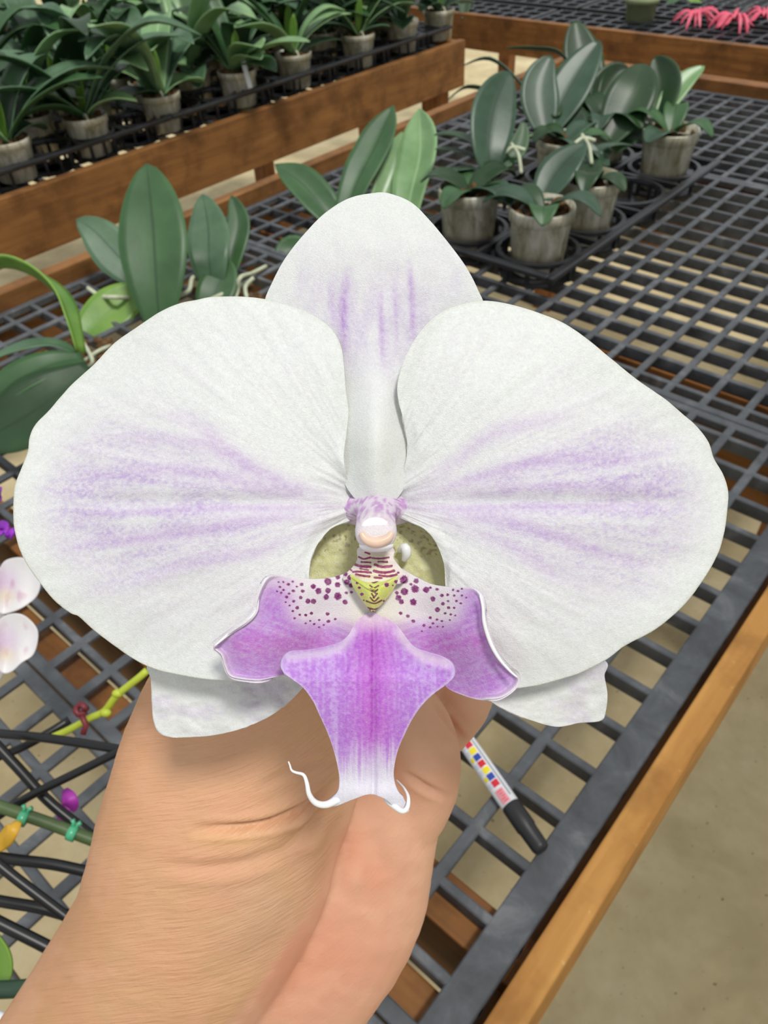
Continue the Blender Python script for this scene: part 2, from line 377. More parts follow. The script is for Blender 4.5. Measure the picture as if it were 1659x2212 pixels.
# dorsal sepal, behind the petals, with its raised keel
dors = [(815, 416), (852, 421), (892, 440), (930, 478), (970, 526), (1008, 578), (1032, 625), (1046, 665), (1030, 720), (975, 775), (920, 830), (900, 900), (896, 970), (880, 1040), (850, 1085), (812, 1095), (775, 1085), (742, 1040), (725, 970), (722, 890), (700, 820), (650, 760), (590, 700), (572, 655), (588, 610), (618, 555), (662, 500), (705, 458), (755, 428)]
def dors_d(X, Y, S):
    y = (1085-Y)/12500.; x = (X-812)/12500.
    d = D0+.0035 + .05*np.clip(y-.012, 0, 1)**1.2*.5 - .0012*np.exp(-((y-.044)/.010)**2)
    keel = np.exp(-(x/.0042)**2)*np.exp(-((y-.009)/.013)**2)
    d = d - .0050*keel + .8*x*x*sst(.02, .05, y)*0 + 2.2*x*x
    return d + .0005*(fbm(X/60., Y/60., 2)-.5) + .00005*(vn(x*1300, y*60)-.5)
def dors_c(X, Y, S):
    c = np.tile(WHITE, (len(X), 1)); 
    k = .55*np.exp(-((Y-700)/130.)**2)*(1-sst(150, 230, np.abs(X-815)))*fbm(X/26., Y/60., 3)*1.2
    k = k*(.5+fbm(X/5., Y/5., 2)); c = blend(c, LILAC, np.clip(k, 0, .7))
    for poly, w, s_ in [([(752, 585), (742, 660), (744, 770)], 9, .75), ([(884, 565), (890, 650), (892, 730)], 7, .65), ([(822, 620), (824, 700), (826, 790)], 6, .5), ([(718, 600), (716, 660), (730, 720)], 8, .3), ([(850, 600), (856, 700), (858, 760)], 5, .3)]:
        d, t = seg_dist(X, Y, poly); c = blend(c, VIOL, np.clip(np.exp(-(d/w)**2)*s_*np.sin(np.pi*np.clip(t, .04, .96))**.7*(.6+.8*fbm(X/9., Y/14., 2)), 0, .85))
    c = blend(c, [214, 222, 200], np.exp(-((Y-1000)/70.)**2)*.25*np.exp(-((X-812)/40.)**2)*(.5+vn(X/6., Y/90.)))
    return linarr(c)
organ('dorsal_sepal', dors, (815, 760), dors_d, dors_c, M['petal'], flower, 420, 130, rough_edge=.004)

# lateral sepals: white blades below, olive speckled bases seen through the two openings
def lat_c(sx):
    def f(X, Y, S):
        c = np.tile(WHITE, (len(X), 1)); k = .3*sst(.45, .75, fbm(X/50., Y/28., 3)); c = blend(c, LILAC, k)
        base = 1-sst(1255, 1330, Y); c = blend(c, [228, 228, 160], base*.95)
        sp = vn(X/6.5+40, Y/4.5)*base*(1-sst(1190, 1235, Y)*.8); c = blend(c, [150, 132, 84], sst(.74, .84, sp)*.75)
        c = blend(c, [236, 240, 190], np.exp(-(seg_dist(X, Y, [(918, 1212), (950, 1255)])[0]/9)**2)*.5)
        return linarr(c)
    return f
def lat_d(side):
    def f(X, Y, S):
        x = (X-812)*side/12500.; y = (1085-Y)/12500.
        return D0+.0062 + .0025*sst(.0, .03, x) + .002*np.sin(x*170+1.)*sst(-.027, -.04, y) + .0006*(fbm(X/40., Y/30., 3)-.5)*2
    return f
latL = [(790, 1110), (720, 1112), (670, 1150), (645, 1230), (560, 1320), (440, 1390), (325, 1430), (326, 1470), (328, 1520), (332, 1560), (345, 1584), (372, 1593), (420, 1592), (450, 1590), (490, 1583), (530, 1571), (580, 1549), (625, 1516), (662, 1478), (720, 1420), (790, 1340), (812, 1230)]
latR = [(834, 1110), (905, 1112), (965, 1150), (985, 1230), (1060, 1320), (1180, 1390), (1304, 1425), (1306, 1460), (1312, 1500), (1309, 1535), (1298, 1557), (1250, 1562), (1203, 1570), (1150, 1557), (1100, 1537), (1060, 1515), (1010, 1480), (930, 1420), (850, 1340), (812, 1230)]
organ('lateral_sepal', latL, (640, 1380), lat_d(-1), lat_c(-1), M['petal'], flower, 420, 90, rough_edge=.006)
organ('lateral_sepal', latR, (990, 1380), lat_d(1), lat_c(1), M['petal'], flower, 420, 90, rough_edge=.006)

# ---- lip
lip = thing('lip', '', '', P(812, 1240, .127)); 
for k_ in ('label', 'category'): del lip[k_]
lip.parent = flower; lip.matrix_parent_inverse = flower.matrix_world.inverted()
cz = lambda a, b_: (400+a/2.074, 1050+b_/2.074)
SPL = [(640, 428, 13), (683, 407, 9), (718, 395, 8), (737, 410, 9), (597, 470, 11), (640, 468, 10), (683, 442, 10), (724, 430, 10), (744, 445, 9), (632, 497, 10), (684, 493, 13), (574, 450, 9), (522, 440, 7), (526, 470, 7), (482, 428, 5), (462, 440, 6), (484, 470, 6), (518, 500, 7), (455, 497, 6), (550, 515, 9), (575, 517, 9), (486, 516, 6), (502, 545, 7), (482, 560, 5), (513, 577, 5), (540, 578, 6), (490, 592, 5), (566, 570, 6), (638, 573, 7), (642, 606, 7), (672, 596, 5), (600, 600, 5), (578, 618, 5), (560, 604, 4), (717, 520, 9), (722, 478, 6), (745, 475, 6), (440, 465, 5), (424, 452, 5), (430, 478, 5), (412, 472, 4), (450, 520, 4), (468, 535, 4), (600, 632, 4), (620, 622, 4), (540, 615, 4), (466, 482, 5), (500, 450, 4), (440, 430, 4), (418, 430, 4)]
SPR = [(980, 420, 15), (982, 473, 13), (1030, 460, 14), (1035, 425, 9), (1080, 465, 11), (1022, 520, 12), (955, 500, 10), (968, 518, 9), (1110, 505, 9), (1130, 553, 9), (1150, 490, 7), (1128, 463, 6), (1155, 527, 7), (1176, 487, 6), (1178, 515, 5), (1200, 465, 5), (1205, 490, 5), (1222, 470, 5), (1240, 490, 5), (1215, 515, 5), (1235, 525, 5), (1180, 545, 6), (1205, 545, 5), (1098, 590, 6), (1110, 615, 5), (1128, 598, 5), (1150, 605, 5), (1070, 625, 6), (1098, 633, 5), (1022, 605, 7), (998, 583, 7), (966, 570, 7), (1165, 570, 5), (1190, 575, 5), (1130, 630, 4), (1060, 650, 4), (1155, 630, 4), (1240, 460, 4), (1260, 500, 4), (1186, 600, 4), (1210, 580, 4), (948, 478, 7), (1012, 440, 6), (1098, 455, 5), (955, 388, 5)]
PURP = np.array([128, 30, 108.])
def spots(c, X, Y, L, boost=1.):
    for a, b_, r in L:
        x, y = cz(a, b_); rr = r/2.074*1.25*boost; m = (np.abs(X-x) < 3*rr) & (np.abs(Y-y) < 3*rr)
        if m.any():
            wob = 1+.35*(vn(X[m]/2.2+a, Y[m]/2.2)-.5)
            d = np.hypot((X[m]-x)*.95, (Y[m]-y)*(1.15 if r < 9 else .95))*wob
            c[m] = blend(c[m], PURP, 1-sst(rr*.72, rr*1.12, d))
    return c
def side_c(L, cx0, sgn):
    def f(X, Y, S):
        c = np.tile(np.array([242, 236, 240.]), (len(X), 1))
        # violet zone: outside and below the spotted throat
        u = (X-812)*sgn; v = Y
        q = sst(150, 225, u)*(.25+.75*sst(1235, 1300, v)) + sst(1325, 1375, v) 
        st = fbm(X*0+(v+u*.35)/7., u/70.+3, 3)
        k = np.clip(q, 0, 1)*(.70+.5*(st-.45)) 
        edge = sst(.80, 1., S)*sst(180, 300, u)
        c = blend(c, [182, 104, 212], np.clip(k, 0, .95)*(1-edge*.6))
        c = blend(c, [206, 110, 206], .5*np.exp(-(seg_dist(X, Y, [(812+sgn*110, 1390), (812+sgn*200, 1390), (812+sgn*290, 1400)])[0]/26)**2)*(.4+st))
        c = blend(c, [205, 190, 238], sst(.4, .75, fbm(X/8., Y/5., 2))*.35*np.clip(q, 0, 1))
        c = blend(c, [244, 242, 246], sst(.955, 1., S)*sst(110, 230, u)*.9)
        c = blend(c, [236, 236, 196], (1-sst(20, 90, u))*.45)
        return linarr(spots(c, X, Y, L))
    return f
def side_d(sgn):
    def f(X, Y, S):
        u = (X-812)*sgn/12500.; v = (Y-1240)/12500.
        d = .1262 - .0062*sst(.006, .022, u) + .0016*np.exp(-((u-.009)/.004)**2)*sst(.002, .008, v)      # hollow beside the callus, wings flare forward
        d = d - .0025*sst(.014, .028, u)*sst(.012, .0, v) + .0035*sst(.006, .02, v)*sst(.02, .004, u)*0
        d = d + .0022*sst(.010, .02, v)*sst(.008, .016, u) - .0012*sst(.93, 1., S)*sst(.016, .02, u)
        return d + .0006*np.sin(u*600+v*300)*sst(.016, .03, u)
    return f
sideL = [(806, 1290), (800, 1240), (782, 1226), (765, 1228), (742, 1240), (715, 1248), (685, 1251), (655, 1250), (625, 1246), (600, 1243), (580, 1248), (566, 1268), (556, 1295), (552, 1322), (535, 1342), (505, 1362), (472, 1386), (461, 1398), (478, 1415), (486, 1440), (497, 1460), (525, 1467), (560, 1469), (598, 1462), (640, 1452), (690, 1435), (745, 1415), (790, 1380), (806, 1330)]
sideR = [(812, 1290), (822, 1240), (846, 1226), (866, 1228), (884, 1238), (905, 1250), (930, 1262), (960, 1268), (990, 1270), (1018, 1270), (1036, 1285), (1043, 1310), (1046, 1345), (1056, 1380), (1072, 1415), (1095, 1443), (1119, 1464), (1114, 1485), (1085, 1506), (1052, 1510), (1035, 1512), (1005, 1504), (965, 1485), (950, 1450), (915, 1425), (860, 1400), (815, 1370), (808, 1330)]
organ('side_lobe', sideL, (655, 1350), side_d(-1), side_c(SPL, 0, -1), M['lip'], lip, 420, 130, .0007)
organ('side_lobe', sideR, (955, 1355), side_d(1), side_c(SPR, 0, 1), M['lip'], lip, 420, 130, .0007)
# rolled white rims of the wings
for poly, dd in (([(572, 1256), (558, 1285), (553, 1320), (533, 1343), (500, 1365), (463, 1396)], .1195), ([(1037, 1285), (1043, 1312), (1046, 1345), (1058, 1385), (1075, 1418), (1098, 1446), (1118, 1464)], .1195)):
    q = cr(poly, 30); MB().tube([P(x, y, dd-.0006+.002*(i/29)*0) for i, (x, y) in enumerate(q)], [.00012+.00020*math.sin(math.pi*min(1, (i+2)/32)) for i in range(30)], 8).build('lobe_rim', M['lip_white'], lip, True)
# middle lobe
mid = [(800, 1322), (778, 1335), (764, 1352), (752, 1372), (735, 1386), (712, 1394), (685, 1400), (655, 1404), (628, 1406), (612, 1416), (605, 1434), (612, 1452), (632, 1468), (655, 1486), (676, 1515), (690, 1545), (704, 1575), (718, 1612), (728, 1650), (733, 1685), (728, 1712), (708, 1732), (722, 1742), (760, 1728), (798, 1716), (830, 1726), (852, 1744), (876, 1757), (884, 1750), (874, 1728), (858, 1705), (851, 1680), (852, 1655), (860, 1620), (875, 1585), (893, 1550), (915, 1520), (938, 1498), (960, 1482), (978, 1466), (984, 1448), (976, 1430), (955, 1417), (925, 1408), (898, 1398), (880, 1380), (862, 1356), (840, 1338), (818, 1328)]
def mid_c(X, Y, S):
    u = X-806; c = np.tile(np.array([188, 122, 222.]), (len(X), 1))
    st = fbm(u/6.+30, Y/95., 3); sp = fbm(X/6., Y/5., 2)
    c = blend(c, [214, 190, 242], np.clip(sst(.42, .75, st*.6+sp*.5)*.62, 0, 1))
    c = blend(c, [202, 74, 206], np.exp(-(np.abs(u)/48.)**2)*(1-sst(1560, 1680, Y))*.55*(.6+.7*st))
    c = blend(c, [160, 40, 172], np.exp(-(np.abs(u+2)/2.4)**2)*(1-sst(1480, 1640, Y))*.7)
    for off in (-34, -22, 14, 28, 52, -58): c = blend(c, [172, 76, 206], np.exp(-((u-off*(.45+.55*sst(1330, 1480, Y)))/3.)**2)*.38*(1-sst(1500, 1620, Y)))
    c = blend(c, [240, 236, 226], (1-sst(1335, 1385, Y))*np.exp(-(u/60.)**2)*.75)
    c = blend(c, [232, 214, 242], np.exp(-(seg_dist(X, Y, [(625, 1418), (690, 1412), (735, 1398), (762, 1365)])[0]/11)**2)*.85)
    c = blend(c, [236, 214, 236], np.exp(-(seg_dist(X, Y, [(965, 1432), (915, 1418), (885, 1395), (862, 1365)])[0]/13)**2)*.8)
    c = blend(c, [238, 238, 246], sst(1590, 1690, Y+18*(st-.5)*4)*.95)
    c = blend(c, [228, 218, 244], sst(.93, 1., S)*.65)
    return linarr(c)
def mid_d(X, Y, S):
    u = (X-806)/12500.; v = (Y-1325)/12500.
    d = .1256 - .0096*sst(0, .012, v) + .0035*sst(.014, .034, v)          # comes forward then hangs back
    d = d + 10.*u*u*sst(.012, .028, v)*.9 - .0010*sst(.006, .016, np.abs(u)) + .0006*np.exp(-(u/.0006)**2)*sst(.0, .004, v)
    d = d - .0012*np.exp(-(seg_dist(X, Y, [(620, 1425), (690, 1418), (740, 1400)])[0]/16)**2) - .0012*np.exp(-(seg_dist(X, Y, [(970, 1440), (915, 1425), (880, 1395)])[0]/16)**2)
    return d - .0010*np.exp(-((v-.0315)/.002)**2)*np.exp(-(u/.006)**2) + .00010*(vn(u*2600+40, v*40)-.5)
mi = mid.index((708, 1732)); mj = mid.index((876, 1757))
organ_strip('middle_lobe', mid[:mi+1], [(806, 1322)] + mid[:mj-1:-1], mid[mi:mj+1], mid_d, mid_c, M['lip'], lip)
def tendril(pts, r0):
    q = cr(pts, 44); MB().tube([P(x, y, d) for x, y, d in q], [r0*min(1, .35+i/9)*(1-.86*(i/43)**.8) for i in range(44)], 10).build('tendril', M['lip_white'], lip, True)
tendril([(760, 1712, .1209), (735, 1724, .1201), (705, 1738, .119), (682, 1734, .1185), (668, 1716, .118), (663, 1692, .118), (656, 1674, .1185), (640, 1669, .119), (630, 1664, .119), (626, 1652, .1195), (623, 1645, .1195)], .00085)
tendril([(826, 1716, .1209), (846, 1736, .1199), (868, 1752, .1185), (880, 1744, .1185), (882, 1722, .1195), (874, 1704, .121), (864, 1692, .123), (856, 1684, .125)], .00072)
# claw of the lip with its purple bars, then the yellow callus
claw = [(772, 1186), (790, 1180), (835, 1180), (852, 1188), (850, 1205), (862, 1222), (874, 1236), (882, 1246), (866, 1260), (845, 1262), (806, 1268), (772, 1262), (752, 1260), (740, 1248), (750, 1236), (762, 1224), (772, 1208)]
BARS = [([(806, 297), (826, 303)], 4), ([(778, 318), (800, 326), (830, 320)], 4), ([(838, 322), (870, 325), (912, 320)], 4), ([(762, 352), (790, 360), (830, 362)], 6), ([(850, 352), (885, 362), (925, 358)], 6), ([(752, 384), (790, 384), (832, 388)], 5), ([(845, 380), (890, 388), (935, 380)], 6), ([(790, 340), (830, 342)], 4), ([(865, 338), (905, 340)], 4), ([(765, 395), (800, 402), (825, 405)], 5), ([(870, 400), (910, 404), (948, 396)], 5), ([(782, 370), (820, 376)], 3), ([(848, 410), (880, 412)], 5), ([(735, 370), (745, 378)], 4)]
def claw_c(X, Y, S):
    c = np.tile(np.array([238, 230, 204.]), (len(X), 1)); c = blend(c, [240, 228, 236], sst(.5, .9, S)*.7)
    for pl, w in BARS:
        d, t = seg_dist(X, Y, [cz(*p) for p in pl], 14); ww = w/2.074*(.75+.5*vn(X/4., Y/4.)); c = blend(c, [150, 44, 96], 1-sst(ww*.7, ww*1.25, d))
    return linarr(spots(c, X, Y, SPL+SPR))
def claw_d(X, Y, S):
    return .1262 - .0030*sst(1190, 1250, Y) + .0016*((X-812)/60.)**2 + .00012*np.sin(Y/3.)
organ('claw', claw, (812, 1228), claw_d, claw_c, M['lip'], lip, 300, 80, .0003)
call = [(757, 1240), (766, 1247), (782, 1254), (797, 1256), (812, 1253), (828, 1254), (845, 1250), (858, 1244), (860, 1252), (852, 1270), (840, 1288), (826, 1304), (812, 1318), (804, 1322), (795, 1314), (782, 1298), (770, 1280), (760, 1262)]
CM = [(770, 435, 6), (780, 455, 6), (792, 485, 7), (903, 442, 9), (945, 428, 8), (800, 512, 4), (890, 515, 5), (845, 500, 5), (838, 470, 4), (852, 480, 4), (930, 445, 4)]
def call_c(X, Y, S):
    c = np.tile(np.array([224, 234, 112.]), (len(X), 1)); c = blend(c, [236, 236, 170], sst(.75, 1, S)*.6)
    for pl in ([(832, 425), (845, 433), (862, 426)], [(828, 445), (845, 456), (866, 446)], [(830, 462), (846, 474), (862, 464)], [(836, 482), (847, 496), (860, 482)], [(830, 500), (847, 516), (866, 500)], [(812, 515), (848, 526), (880, 512)], [(818, 545), (850, 552), (882, 540)], [(822, 575), (828, 555)], [(840, 590), (842, 562)], [(858, 590), (856, 560)]):
        d, t = seg_dist(X, Y, [cz(*p) for p in pl], 14); c = blend(c, [104, 52, 40], (1-sst(1.1, 2.4, d))*.9)
    c2 = c.copy(); save = PURP.copy(); return linarr(spots(c2, X, Y, CM, .9))
organ('callus', call, (808, 1276), lambda X, Y, S: .1236-.0024*(1-S**2)+.0007*np.exp(-((X-808)/9.)**2)*(1-S), call_c, M['lip'], lip, 260, 60, .0004)
# ---- column with its anther cap
colm = bpy.data.meshes.new('column'); 
def ring(px, py, d, rx, ry, k=40, tilt=0):
    c = P(px, py, d); return [c + CX*(rx/F*d*math.cos(2*math.pi*j/k)) + CY*(ry/F*d*math.sin(2*math.pi*j/k)) + CZ*(tilt*math.sin(2*math.pi*j/k)) for j in range(k)]
secs = [(812, 1100, .1345, 96, 40), (812, 1098, .1325, 66, 32), (812, 1098, .1310, 50, 30), (812, 1105, .1285, 42, 30), (812, 1120, .1262, 42, 34), (812, 1134, .1240, 43, 38), (812, 1145, .1222, 45, 41), (812, 1150, .1208, 45, 42), (812, 1153, .1198, 42, 39), (812, 1155, .1192, 35, 32), (812, 1156, .1188, 22, 20), (812, 1156, .1187, 6, 6)]
q = cr(secs, 34); mb = MB(); mb.rings([ring(*s) for s in q], True); colo = mb.build('column', M['lip'], flower, True)
n_ = len(colo.data.vertices); vv = np.zeros(n_*3, np.float32); colo.data.vertices.foreach_get('co', vv); vv = vv.reshape(-1, 3)
vv = vv + np.array(colo.matrix_world.translation)
cc = (vv-CAM) @ CR.T; X = 829.5+F*cc[:, 0]/-cc[:, 2]; Y = 1106-F*cc[:, 1]/-cc[:, 2]; Dp = -cc[:, 2]
c = np.tile(np.array([236, 222, 238.]), (n_, 1)); c = blend(c, [190, 130, 200], sst(.45, .7, vn(X/4., Y/6.))*(1-sst(1120, 1150, Y))*.8); setcol(colo.data, 'pigment', linarr(blend(c, [240, 236, 232], sst(.124, .1195, Dp)*.6)))
MB().ell(P(811, 1141, .1196), (CX*(33/F*.119), CY*(24/F*.119), CZ*.0008)).build('anther_cap', M['lip_white'], colo, True)
M['peach'] = plain('peach_stigma', lin(228, 198, 176), .3, .5, vary=.06, scale=500)
pq = cr([(780, 1150), (787, 1162), (799, 1170), (813, 1172), (829, 1168), (841, 1160), (847, 1149)], 24)
MB().tube([P(x, y, .1187) for x, y in pq], [.00026+.00062*math.sin(math.pi*(i+2)/28) for i in range(24)], 12).build('stigma_lip', M['peach'], colo, True)
MB().ell(P(813, 1178, .1208), (CX*(38/F*.12), CY*(15/F*.12), CZ*.0022)).build('rostellum', M['lip_white'], colo, True)
# pale ridges in the right opening
q = cr([(862, 1190, .1345), (874, 1182, .1335), (878, 1196, .1335), (872, 1212, .134)], 16); MB().tube([P(*p) for p in q], [.0004+.0005*math.sin(math.pi*i/15) for i in range(16)]).build('throat_ridge', M['lip_white'], flower, True)
# ovary and flower stalk running back into the fingers
M['stalk'] = plain('flower_stalk', lin(150, 172, 110), .45, .4)
q = cr([(812, 1150, .136), (812, 1250, .146), (815, 1400, .158), (812, 1540, .166), (800, 1660, .178)], 24)
MB().tube([P(*p) for p in q], .0021, 12).build('flower_stalk', M['stalk'], flower, True)

# ================================================================== the hand
hb = MB()
def limb(secs, n=26, k=28, cap0=True, cap1=True):
    q = cr(secs, n); rs = []; q3 = [P(a, b_, d) for a, b_, d, *_ in q]
    def one(c, t, ru, rv, s=1., off=0.):
        u = CZ.cross(t); u = u.normalized() if u.length > .05 else CX; w = t.cross(u).normalized()
        return [c + t*off + (u*ru*math.cos(2*math.pi*j/k) + w*rv*math.sin(2*math.pi*j/k))*s for j in range(k)]
    for i in range(n):
        t = (q3[min(i+1, n-1)]-q3[max(0, i-1)]).normalized(); ru = q[i][3]/F*q[i][2]; rv = q[i][4]
        if i == 0 and cap0:
            for a in (80, 60, 40, 20): rs.append(one(q3[0], t, ru, rv, math.cos(math.radians(a)), -min(ru, rv)*math.sin(math.radians(a))))
        rs.append(one(q3[i], t, ru, rv))
        if i == n-1 and cap1:
            for a in (20, 40, 60, 80): rs.append(one(q3[i], t, ru, rv, math.cos(math.radians(a)), min(ru, rv)*math.sin(math.radians(a))))
    hb.rings(rs)
# forearm + wrist + thenar + thumb: (px, py, depth, half width px, depth radius m)
limb([(-420, 3300, .34, 210, .030), (-120, 2820, .29, 225, .028), (105, 2480, .255, 240, .026), (283, 2190, .228, 232, .026), (398, 2010, .208, 242, .025), (463, 1850, .197, 262, .0235), (500, 1720, .190, 262, .021), (540, 1600, .185, 258, .018), (590, 1490, .180, 240, .015), (660, 1400, .176, 185, .012), (730, 1330, .174, 110, .0095)], 40)
# palm and heel of the hand
limb([(40, 2900, .31, 250, .024), (190, 2480, .265, 280, .022), (375, 2260, .245, 278, .022), (545, 2080, .228, 270, .021), (665, 1920, .218, 262, .020), (735, 1790, .212, 222, .018), (790, 1690, .208, 180, .0165), (810, 1600, .206, 160, .015)], 34)
limb([(300, 2300, .25, 200, .02), (470, 2000, .232, 220, .02), (600, 1750, .215, 200, .018), (700, 1560, .205, 150, .014)], 20)
# index finger folded round the stalk
limb([(872, 1745, .208, 96, .0118), (898, 1690, .203, 94, .0110), (912, 1640, .198, 84, .0104), (900, 1585, .193, 82, .0100), (862, 1530, .188, 80, .0094), (812, 1490, .184, 72, .0085)], 22)
# middle finger above it
limb([(800, 1680, .225, 80, .0105), (880, 1610, .220, 82, .0105), (950, 1545, .214, 84, .0100), (985, 1490, .208, 84, .0096), (965, 1435, .203, 80, .0092), (905, 1400, .198, 74, .0085)], 22)
# ring and little fingers, hidden behind the bloom
limb([(800, 1600, .238, 80, .0105), (900, 1500, .233, 80, .0100), (960, 1400, .226, 76, .0094), (925, 1345, .218, 72, .0088), (870, 1330, .212, 66, .0080)], 20)
limb([(780, 1560, .250, 74, .0095), (860, 1440, .246, 70, .0088), (900, 1340, .240, 64, .0080), (870, 1290, .232, 60, .0074)], 18)
tmp = hb.build('hand_raw', None, None)
mo = tmp.modifiers.new('r', 'REMESH'); mo.mode = 'VOXEL'; mo.voxel_size = .0010
mo = tmp.modifiers.new('s', 'SMOOTH'); mo.factor = .6; mo.iterations = 7
dg = bpy.context.evaluated_depsgraph_get(); me = bpy.data.meshes.new_from_object(tmp.evaluated_get(dg)); me.name = 'hand'
bpy.data.objects.remove(tmp, do_unlink=True)
n_ = len(me.vertices); vv = np.zeros(n_*3, np.float32); me.vertices.foreach_get('co', vv); vv = vv.reshape(-1, 3).astype(float)
nn = np.zeros(n_*3, np.float32); me.vertices.foreach_get('normal', nn); nn = nn.reshape(-1, 3).astype(float)
cc = (vv-CAM) @ CR.T; Dp = -cc[:, 2]; X = 829.5+F*cc[:, 0]/Dp; Y = 1106-F*cc[:, 1]/Dp
front = sst(-.1, .3, nn @ CR[2])
# skin folds pressed in by the bent thumb and fingers
disp = np.zeros(n_)
for poly, w, dep in [([(425, 1792), (520, 1788), (580, 1778), (640, 1752), (690, 1722), (735, 1680)], 9, .0024), ([(350, 1868), (440, 1876), (520, 1868), (600, 1840), (650, 1812)], 13, .0009), ([(270, 1690), (300, 1655), (360, 1625), (420, 1606)], 26, .0006), ([(630, 1815), (665, 1795), (700, 1745)], 13, .0022),
                     ([(868, 1668), (905, 1690), (935, 1708), (968, 1722)], 7, .0013), ([(800, 1790), (812, 1850), (830, 1900)], 26, .0009), ([(705, 1760), (730, 1830), (700, 1930)], 24, .0012), ([(940, 1520), (970, 1560), (1004, 1602)], 7, .0014), ([(330, 1580), (380, 1545), (470, 1530)], 16, .0006),
                     ([(560, 1700), (640, 1660), (720, 1640)], 8, .0007), ([(430, 2120), (560, 2060), (650, 1960)], 30, .0005)]:
    d, t = seg_dist(X, Y, poly); g = np.exp(-(d/w)**2)*np.sin(np.pi*np.clip(t, .02, .98))**.5; disp -= dep*g
    disp += dep*.35*np.exp(-((d-w*2.2)/w)**2)*np.sin(np.pi*np.clip(t, .02, .98))**.5
disp *= front; disp += .0005*(fbm(X/70.+3, Y/38., 3)-.5)*front
vv2 = vv + nn*disp[:, None]; me.vertices.foreach_set('co', vv2.astype(np.float32).ravel()); me.update(); me.shade_smooth()
# pigment: tanned back and thumb side, pinker palm
dd_, _t = seg_dist(X, Y, [(430, 2300), (498, 2212), (590, 2090), (660, 1985), (705, 1900), (745, 1770), (752, 1690)])
bx = np.interp(Y, [1600, 1690, 1770, 1900, 1985, 2090, 2212, 2400], [760, 752, 745, 705, 660, 590, 498, 380])
palm = sst(-18, 14, X-bx)
c = np.tile(np.array([218, 170, 128.]), (n_, 1))
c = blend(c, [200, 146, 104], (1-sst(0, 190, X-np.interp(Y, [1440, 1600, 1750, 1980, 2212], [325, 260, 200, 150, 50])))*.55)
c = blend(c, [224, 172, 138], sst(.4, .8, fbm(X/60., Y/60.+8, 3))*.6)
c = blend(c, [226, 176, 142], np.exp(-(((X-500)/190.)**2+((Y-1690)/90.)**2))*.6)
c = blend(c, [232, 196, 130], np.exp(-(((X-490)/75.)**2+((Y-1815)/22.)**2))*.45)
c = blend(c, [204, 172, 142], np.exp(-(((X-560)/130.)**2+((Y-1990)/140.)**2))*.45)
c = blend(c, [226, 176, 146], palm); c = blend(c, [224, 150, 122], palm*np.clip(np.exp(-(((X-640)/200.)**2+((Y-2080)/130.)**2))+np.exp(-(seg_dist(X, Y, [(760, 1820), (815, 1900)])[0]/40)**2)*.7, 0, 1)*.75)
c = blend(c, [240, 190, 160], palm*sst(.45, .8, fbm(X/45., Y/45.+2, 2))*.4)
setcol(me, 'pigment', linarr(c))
u = X-340; phi = Y + np.where(u > 0, 125*(u/340.)**2, .12*u); ax_ = me.attributes.new('palm', 'FLOAT', 'POINT'); ax_.data.foreach_set('value', palm.astype(np.float32))
rel = sst(-.25, .35, (X-np.interp(Y, [1440, 1600, 1750, 1980, 2212], [325, 260, 200, 150, 50]))/500.)
k1 = phi/7.5; k2 = X/85.
at = me.attributes.new('crease', 'FLOAT_VECTOR', 'POINT'); at.data.foreach_set('vector', np.stack([k1, k2, np.zeros(n_)], 1).astype(np.float32).ravel())
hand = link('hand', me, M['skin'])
tag(hand, 'bare hand and wrist reaching up from lower left, gripping the large bloom from behind', 'hand')

# ================================================================== floor
mb = MB(); mb.box(-22, 6, -5, 24, -.05, 0); o = mb.build('floor', M['floor']); o['kind'] = 'structure'
# added cloth, out of view overhead at right, to dim the aisle floor
mb = MB(); mb.box(.92, 4.5, -3.5, 4.2, 3.2, 3.21); b = NB('added_shade_fabric'); b.set(Base_Color=lin(150, 146, 130), Roughness=.9); tp = b.n('ShaderNodeBsdfTransparent'); mx = b.n('ShaderNodeMixShader'); mx.inputs[0].default_value = .40   # lets part of the sun through, so the dimming stays partial
b.l(b.b.outputs[0], mx.inputs[1]); b.l(tp.outputs[0], mx.inputs[2]); b.l(mx.outputs[0], [n for n in b.t.nodes if n.type == 'OUTPUT_MATERIAL'][0].inputs['Surface'])
o = mb.build('added_shade_cloth', b.m); o['kind'] = 'structure'

